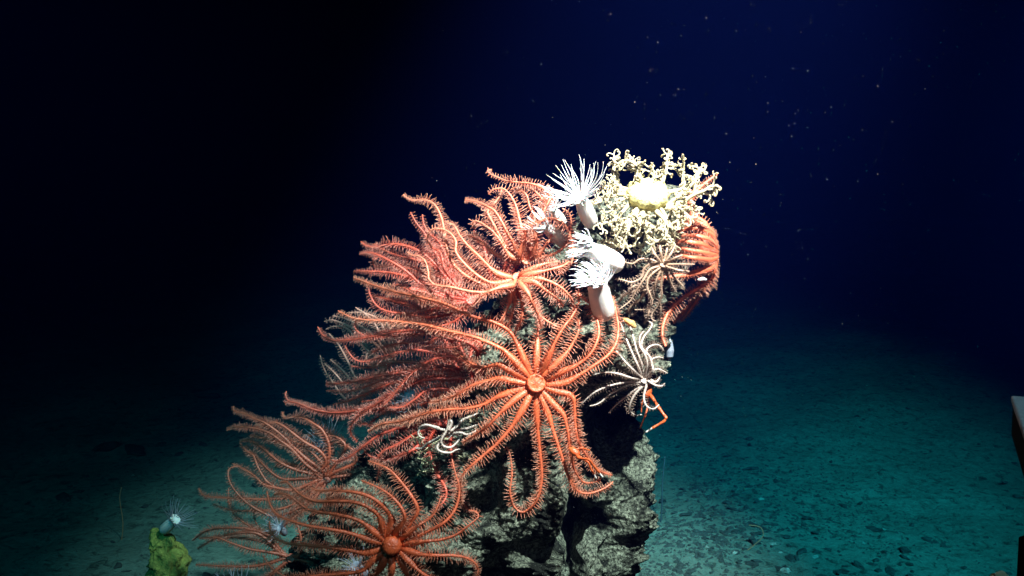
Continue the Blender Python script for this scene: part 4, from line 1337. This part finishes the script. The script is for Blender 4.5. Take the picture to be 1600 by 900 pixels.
PEB = [pebble_mesh('rubble', k, MAT['rubble']) for k in range(7)]
PAL = [pebble_mesh('rubble', 20 + k, MAT['pale_rubble']) for k in range(2)]
rng = random.Random(77)
spots = []
tries = 0
while len(spots) < 290 and tries < 20000:
    tries += 1
    side = rng.random()
    if side < 0.8:
        px, py = rng.uniform(985, 1600), rng.uniform(670, 905)
        dens = 0.05 + 1.0 * gauss(px, py, 1120, 830, 115, 85) + 0.5 * gauss(px, py, 1330, 880, 120, 50)
    else:
        px, py = rng.uniform(0, 430), rng.uniform(640, 905)
        dens = 0.12 + 0.25 * gauss(px, py, 200, 720, 90, 60)
    if rng.random() < dens:
        g = ground_at(px, py)
        spots.append((g.x, g.y))
tall = {}
for i, (x, y) in enumerate(spots):
    pal = rng.random() < 0.05
    me = rng.choice(PAL if pal else PEB)
    o = bpy.data.objects.new('rubble_stone', me)
    C.collection.objects.link(o)
    z = bed_height(x, y)
    k = rng.choice((0.008, 0.010, 0.012, 0.015, 0.020)) * (1.5 if rng.random() < 0.08 else 1.0)
    o.location = (x, y, z + k * 0.15)
    o.scale = (k * rng.uniform(0.8, 1.5), k, k * rng.uniform(0.8, 1.5))
    o.rotation_euler = (rng.uniform(-0.3, 0.3), rng.uniform(-0.3, 0.3), rng.uniform(0, 6.28))
    right = x > 0
    lab = ('pale shell-like stone in the rubble on the seabed' if pal else 'dark stone in the rubble on the seabed') + (' right of the rock' if right else ' left of the rock')
    tag(o, lab, 'stone', ('pale' if pal else 'dark') + ' rubble stones ' + ('right' if right else 'left') + ' of the rock')


def place_boulders():
    for i, (px, py, k, lab) in enumerate([
            (330, 658, 0.05, 'dark lump with a pale chip on the seabed just beyond the brown sea star arms'),
            (170, 712, 0.075, 'dark flat lump of rock on the left seabed, widest of its patch'),
            (212, 718, 0.06, 'dark ridge of rock on the left seabed beside the widest lump'),
            (310, 650, 0.04, 'small dark knob on the seabed left of the pale-chipped lump'),
            (280, 725, 0.03, 'dark pebble with a bright face on the left seabed'),
            (100, 780, 0.04, 'half buried lump on the darkest left part of the seabed')]):
        g = ground_at(px, py)
        o = bpy.data.objects.new('boulder', PEB[i % 7])
        C.collection.objects.link(o)
        o.location = (g.x, g.y, bed_height(g.x, g.y) + 0.01)
        o.scale = (k * 1.4, k, k)
        o.rotation_euler = (0, 0, i * 1.1)
        tag(o, lab, 'boulder', 'dark lumps on the left seabed')


place_boulders()

# gravel and crumbs that nobody could count
mb = MB()
for i in range(9000):
    if rng.random() < 0.7:
        px, py = rng.gauss(1170, 150), rng.gauss(830, 80)
    else:
        px, py = rng.uniform(-60, 1660), rng.uniform(640, 930)
    if py < 600 or py > 960:
        continue
    g = ground_at(px, py)
    if g.y > 12 or noise.noise(Vector((g.x * 3.0, g.y * 2.0, 4.4))) < rng.uniform(-0.5, 0.25):
        continue
    z = bed_height(g.x, g.y)
    k = rng.uniform(0.003, 0.008 + 0.008 * gauss(px, py, 1120, 830, 130, 90))
    vs = []
    a0 = rng.uniform(0, 6.28)
    for j in range(5):
        a = a0 + j * 1.2566
        vs.append(mb.vert((g.x + math.cos(a) * k * rng.uniform(0.7, 1.9), g.y + math.sin(a) * k * rng.uniform(0.6, 1.2), z - 0.002)))
    tp = mb.vert((g.x + rng.uniform(-k, k) * 0.4, g.y, z + k * rng.uniform(0.5, 1.1)))
    for j in range(5):
        mb.face((vs[j], vs[(j + 1) % 5], tp))
tag(mb.build('gravel', MAT['rubble'], smooth=False), 'fine dark crumbs scattered over the seabed', 'gravel', kind='stuff')

# marine snow drifting in the light
mb = MB()
for i in range(2400):
    px, py = rng.uniform(560, 1640), rng.uniform(-20, 860)
    if rng.random() > min(1.0, max(0.05, (px - 560) / 500)):
        continue
    D = rng.uniform(1.4, 5.0)
    c0 = P(px, py, D)
    if c0.z < 0.12:
        continue
    k = rng.choice((0.00024, 0.00028, 0.00034, 0.00042, 0.0006)) * (0.5 + D * 0.22)
    st = Vector((rng.uniform(-1, 1), rng.uniform(-1, 1), rng.uniform(-.4, .4))).normalized()
    vs = []
    for d in (Vector((1, 0, 0)), Vector((0, 1, 0)), Vector((-1, 0, 0)), Vector((0, -1, 0)), Vector((0, 0, 1)), Vector((0, 0, -1))):
        q = d * k * rng.uniform(0.6, 1.3) + st * d.dot(st) * k * rng.uniform(0, 1.5)
        vs.append(mb.vert(c0 + q))
    for a, b, c2 in ((0, 1, 4), (1, 2, 4), (2, 3, 4), (3, 0, 4), (1, 0, 5), (2, 1, 5), (3, 2, 5), (0, 3, 5)):
        mb.face((vs[a], vs[b], vs[c2]))
tag(mb.build('marine_snow', MAT['snow']), 'tiny pale flecks of marine snow drifting in the blue water', 'marine snow', kind='stuff')


# ------------------------------------------------------------------ part of the vehicle at the right edge
def bevel_box(mb, x0, x1, y0, y1, z0, z1, b, m_top=0, m_side=0):
    """box with chamfered top edges"""
    lo = [mb.vert(p) for p in ((x0, y0, z0), (x1, y0, z0), (x1, y1, z0), (x0, y1, z0))]
    md = [mb.vert(p) for p in ((x0, y0, z1 - b), (x1, y0, z1 - b), (x1, y1, z1 - b), (x0, y1, z1 - b))]
    hi = [mb.vert(p) for p in ((x0 + b, y0 + b, z1), (x1 - b, y0 + b, z1), (x1 - b, y1 - b, z1), (x0 + b, y1 - b, z1))]
    mb.face(lo[::-1], m_side)
    for k in range(4):
        k2 = (k + 1) % 4
        mb.face((lo[k], lo[k2], md[k2], md[k]), m_side)
        mb.face((md[k], md[k2], hi[k2], hi[k]), m_top)
    mb.face(hi, m_top)


def vehicle_part():
    a = P(1580, 618, 1.5)
    root = empty('equipment_box', (a.x, a.y, a.z), 'black equipment box with grey lid poking in at the right edge of the view', 'equipment box')
    M = Matrix.Rotation(-R(26), 4, 'Z')

    def put(mb, name, mat):
        for i, p in enumerate(mb.v):
            q = M @ Vector(p) + a
            mb.v[i] = (q.x, q.y, q.z)
        mb.build(name, mat, root, smooth=False)
    me = MB()
    bevel_box(me, 0.003, 0.40, -0.60, -0.003, -0.067, -0.010, 0.002)
    put(me, 'housing', MAT['black'])
    lb = MB()
    bevel_box(lb, 0, 0.404, -0.604, 0, -0.010, 0, 0.002)
    put(lb, 'lid', MAT['metal'])
    for (bx, by) in ((0.022, -0.075), (0.022, -0.30), (0.10, -0.03), (0.25, -0.03)):
        bo = MB()
        ring = [[bo.vert((bx + math.cos(k * 1.0472) * r, by + math.sin(k * 1.0472) * r, z)) for k in range(6)] for r, z in ((0.006, -0.001), (0.006, 0.004), (0.0045, 0.0055))]
        for A, B in zip(ring, ring[1:]):
            for k in range(6):
                bo.face((A[k], A[(k + 1) % 6], B[(k + 1) % 6], B[k]))
        bo.face(ring[-1])
        put(bo, 'bolt', MAT['metal'])
    c = P(1592, 834, 1.42)
    lb2 = MB()
    bevel_box(lb2, c.x, c.x + 0.36, c.y - 0.36, c.y, c.z - 0.30, c.z, 0.006, 0, 0)
    o = lb2.build('equipment_housing', MAT['black'], smooth=False)
    tag(o, 'plain black equipment housing at the right edge, below the grey-lidded box', 'equipment housing')


vehicle_part()
dl = 1.6
blob('sponge', [(P(1545, 905, dl), 2 * S(dl)), (P(1551, 907, dl), 11 * S(dl)), (P(1565, 908, dl), 15 * S(dl)), (P(1577, 911, dl), 10 * S(dl)), (P(1584, 914, dl), 2 * S(dl))],
     MAT['cream'], 'pale yellow rounded lump at the bottom right corner', 'sponge', amp=0.18, freq=70)
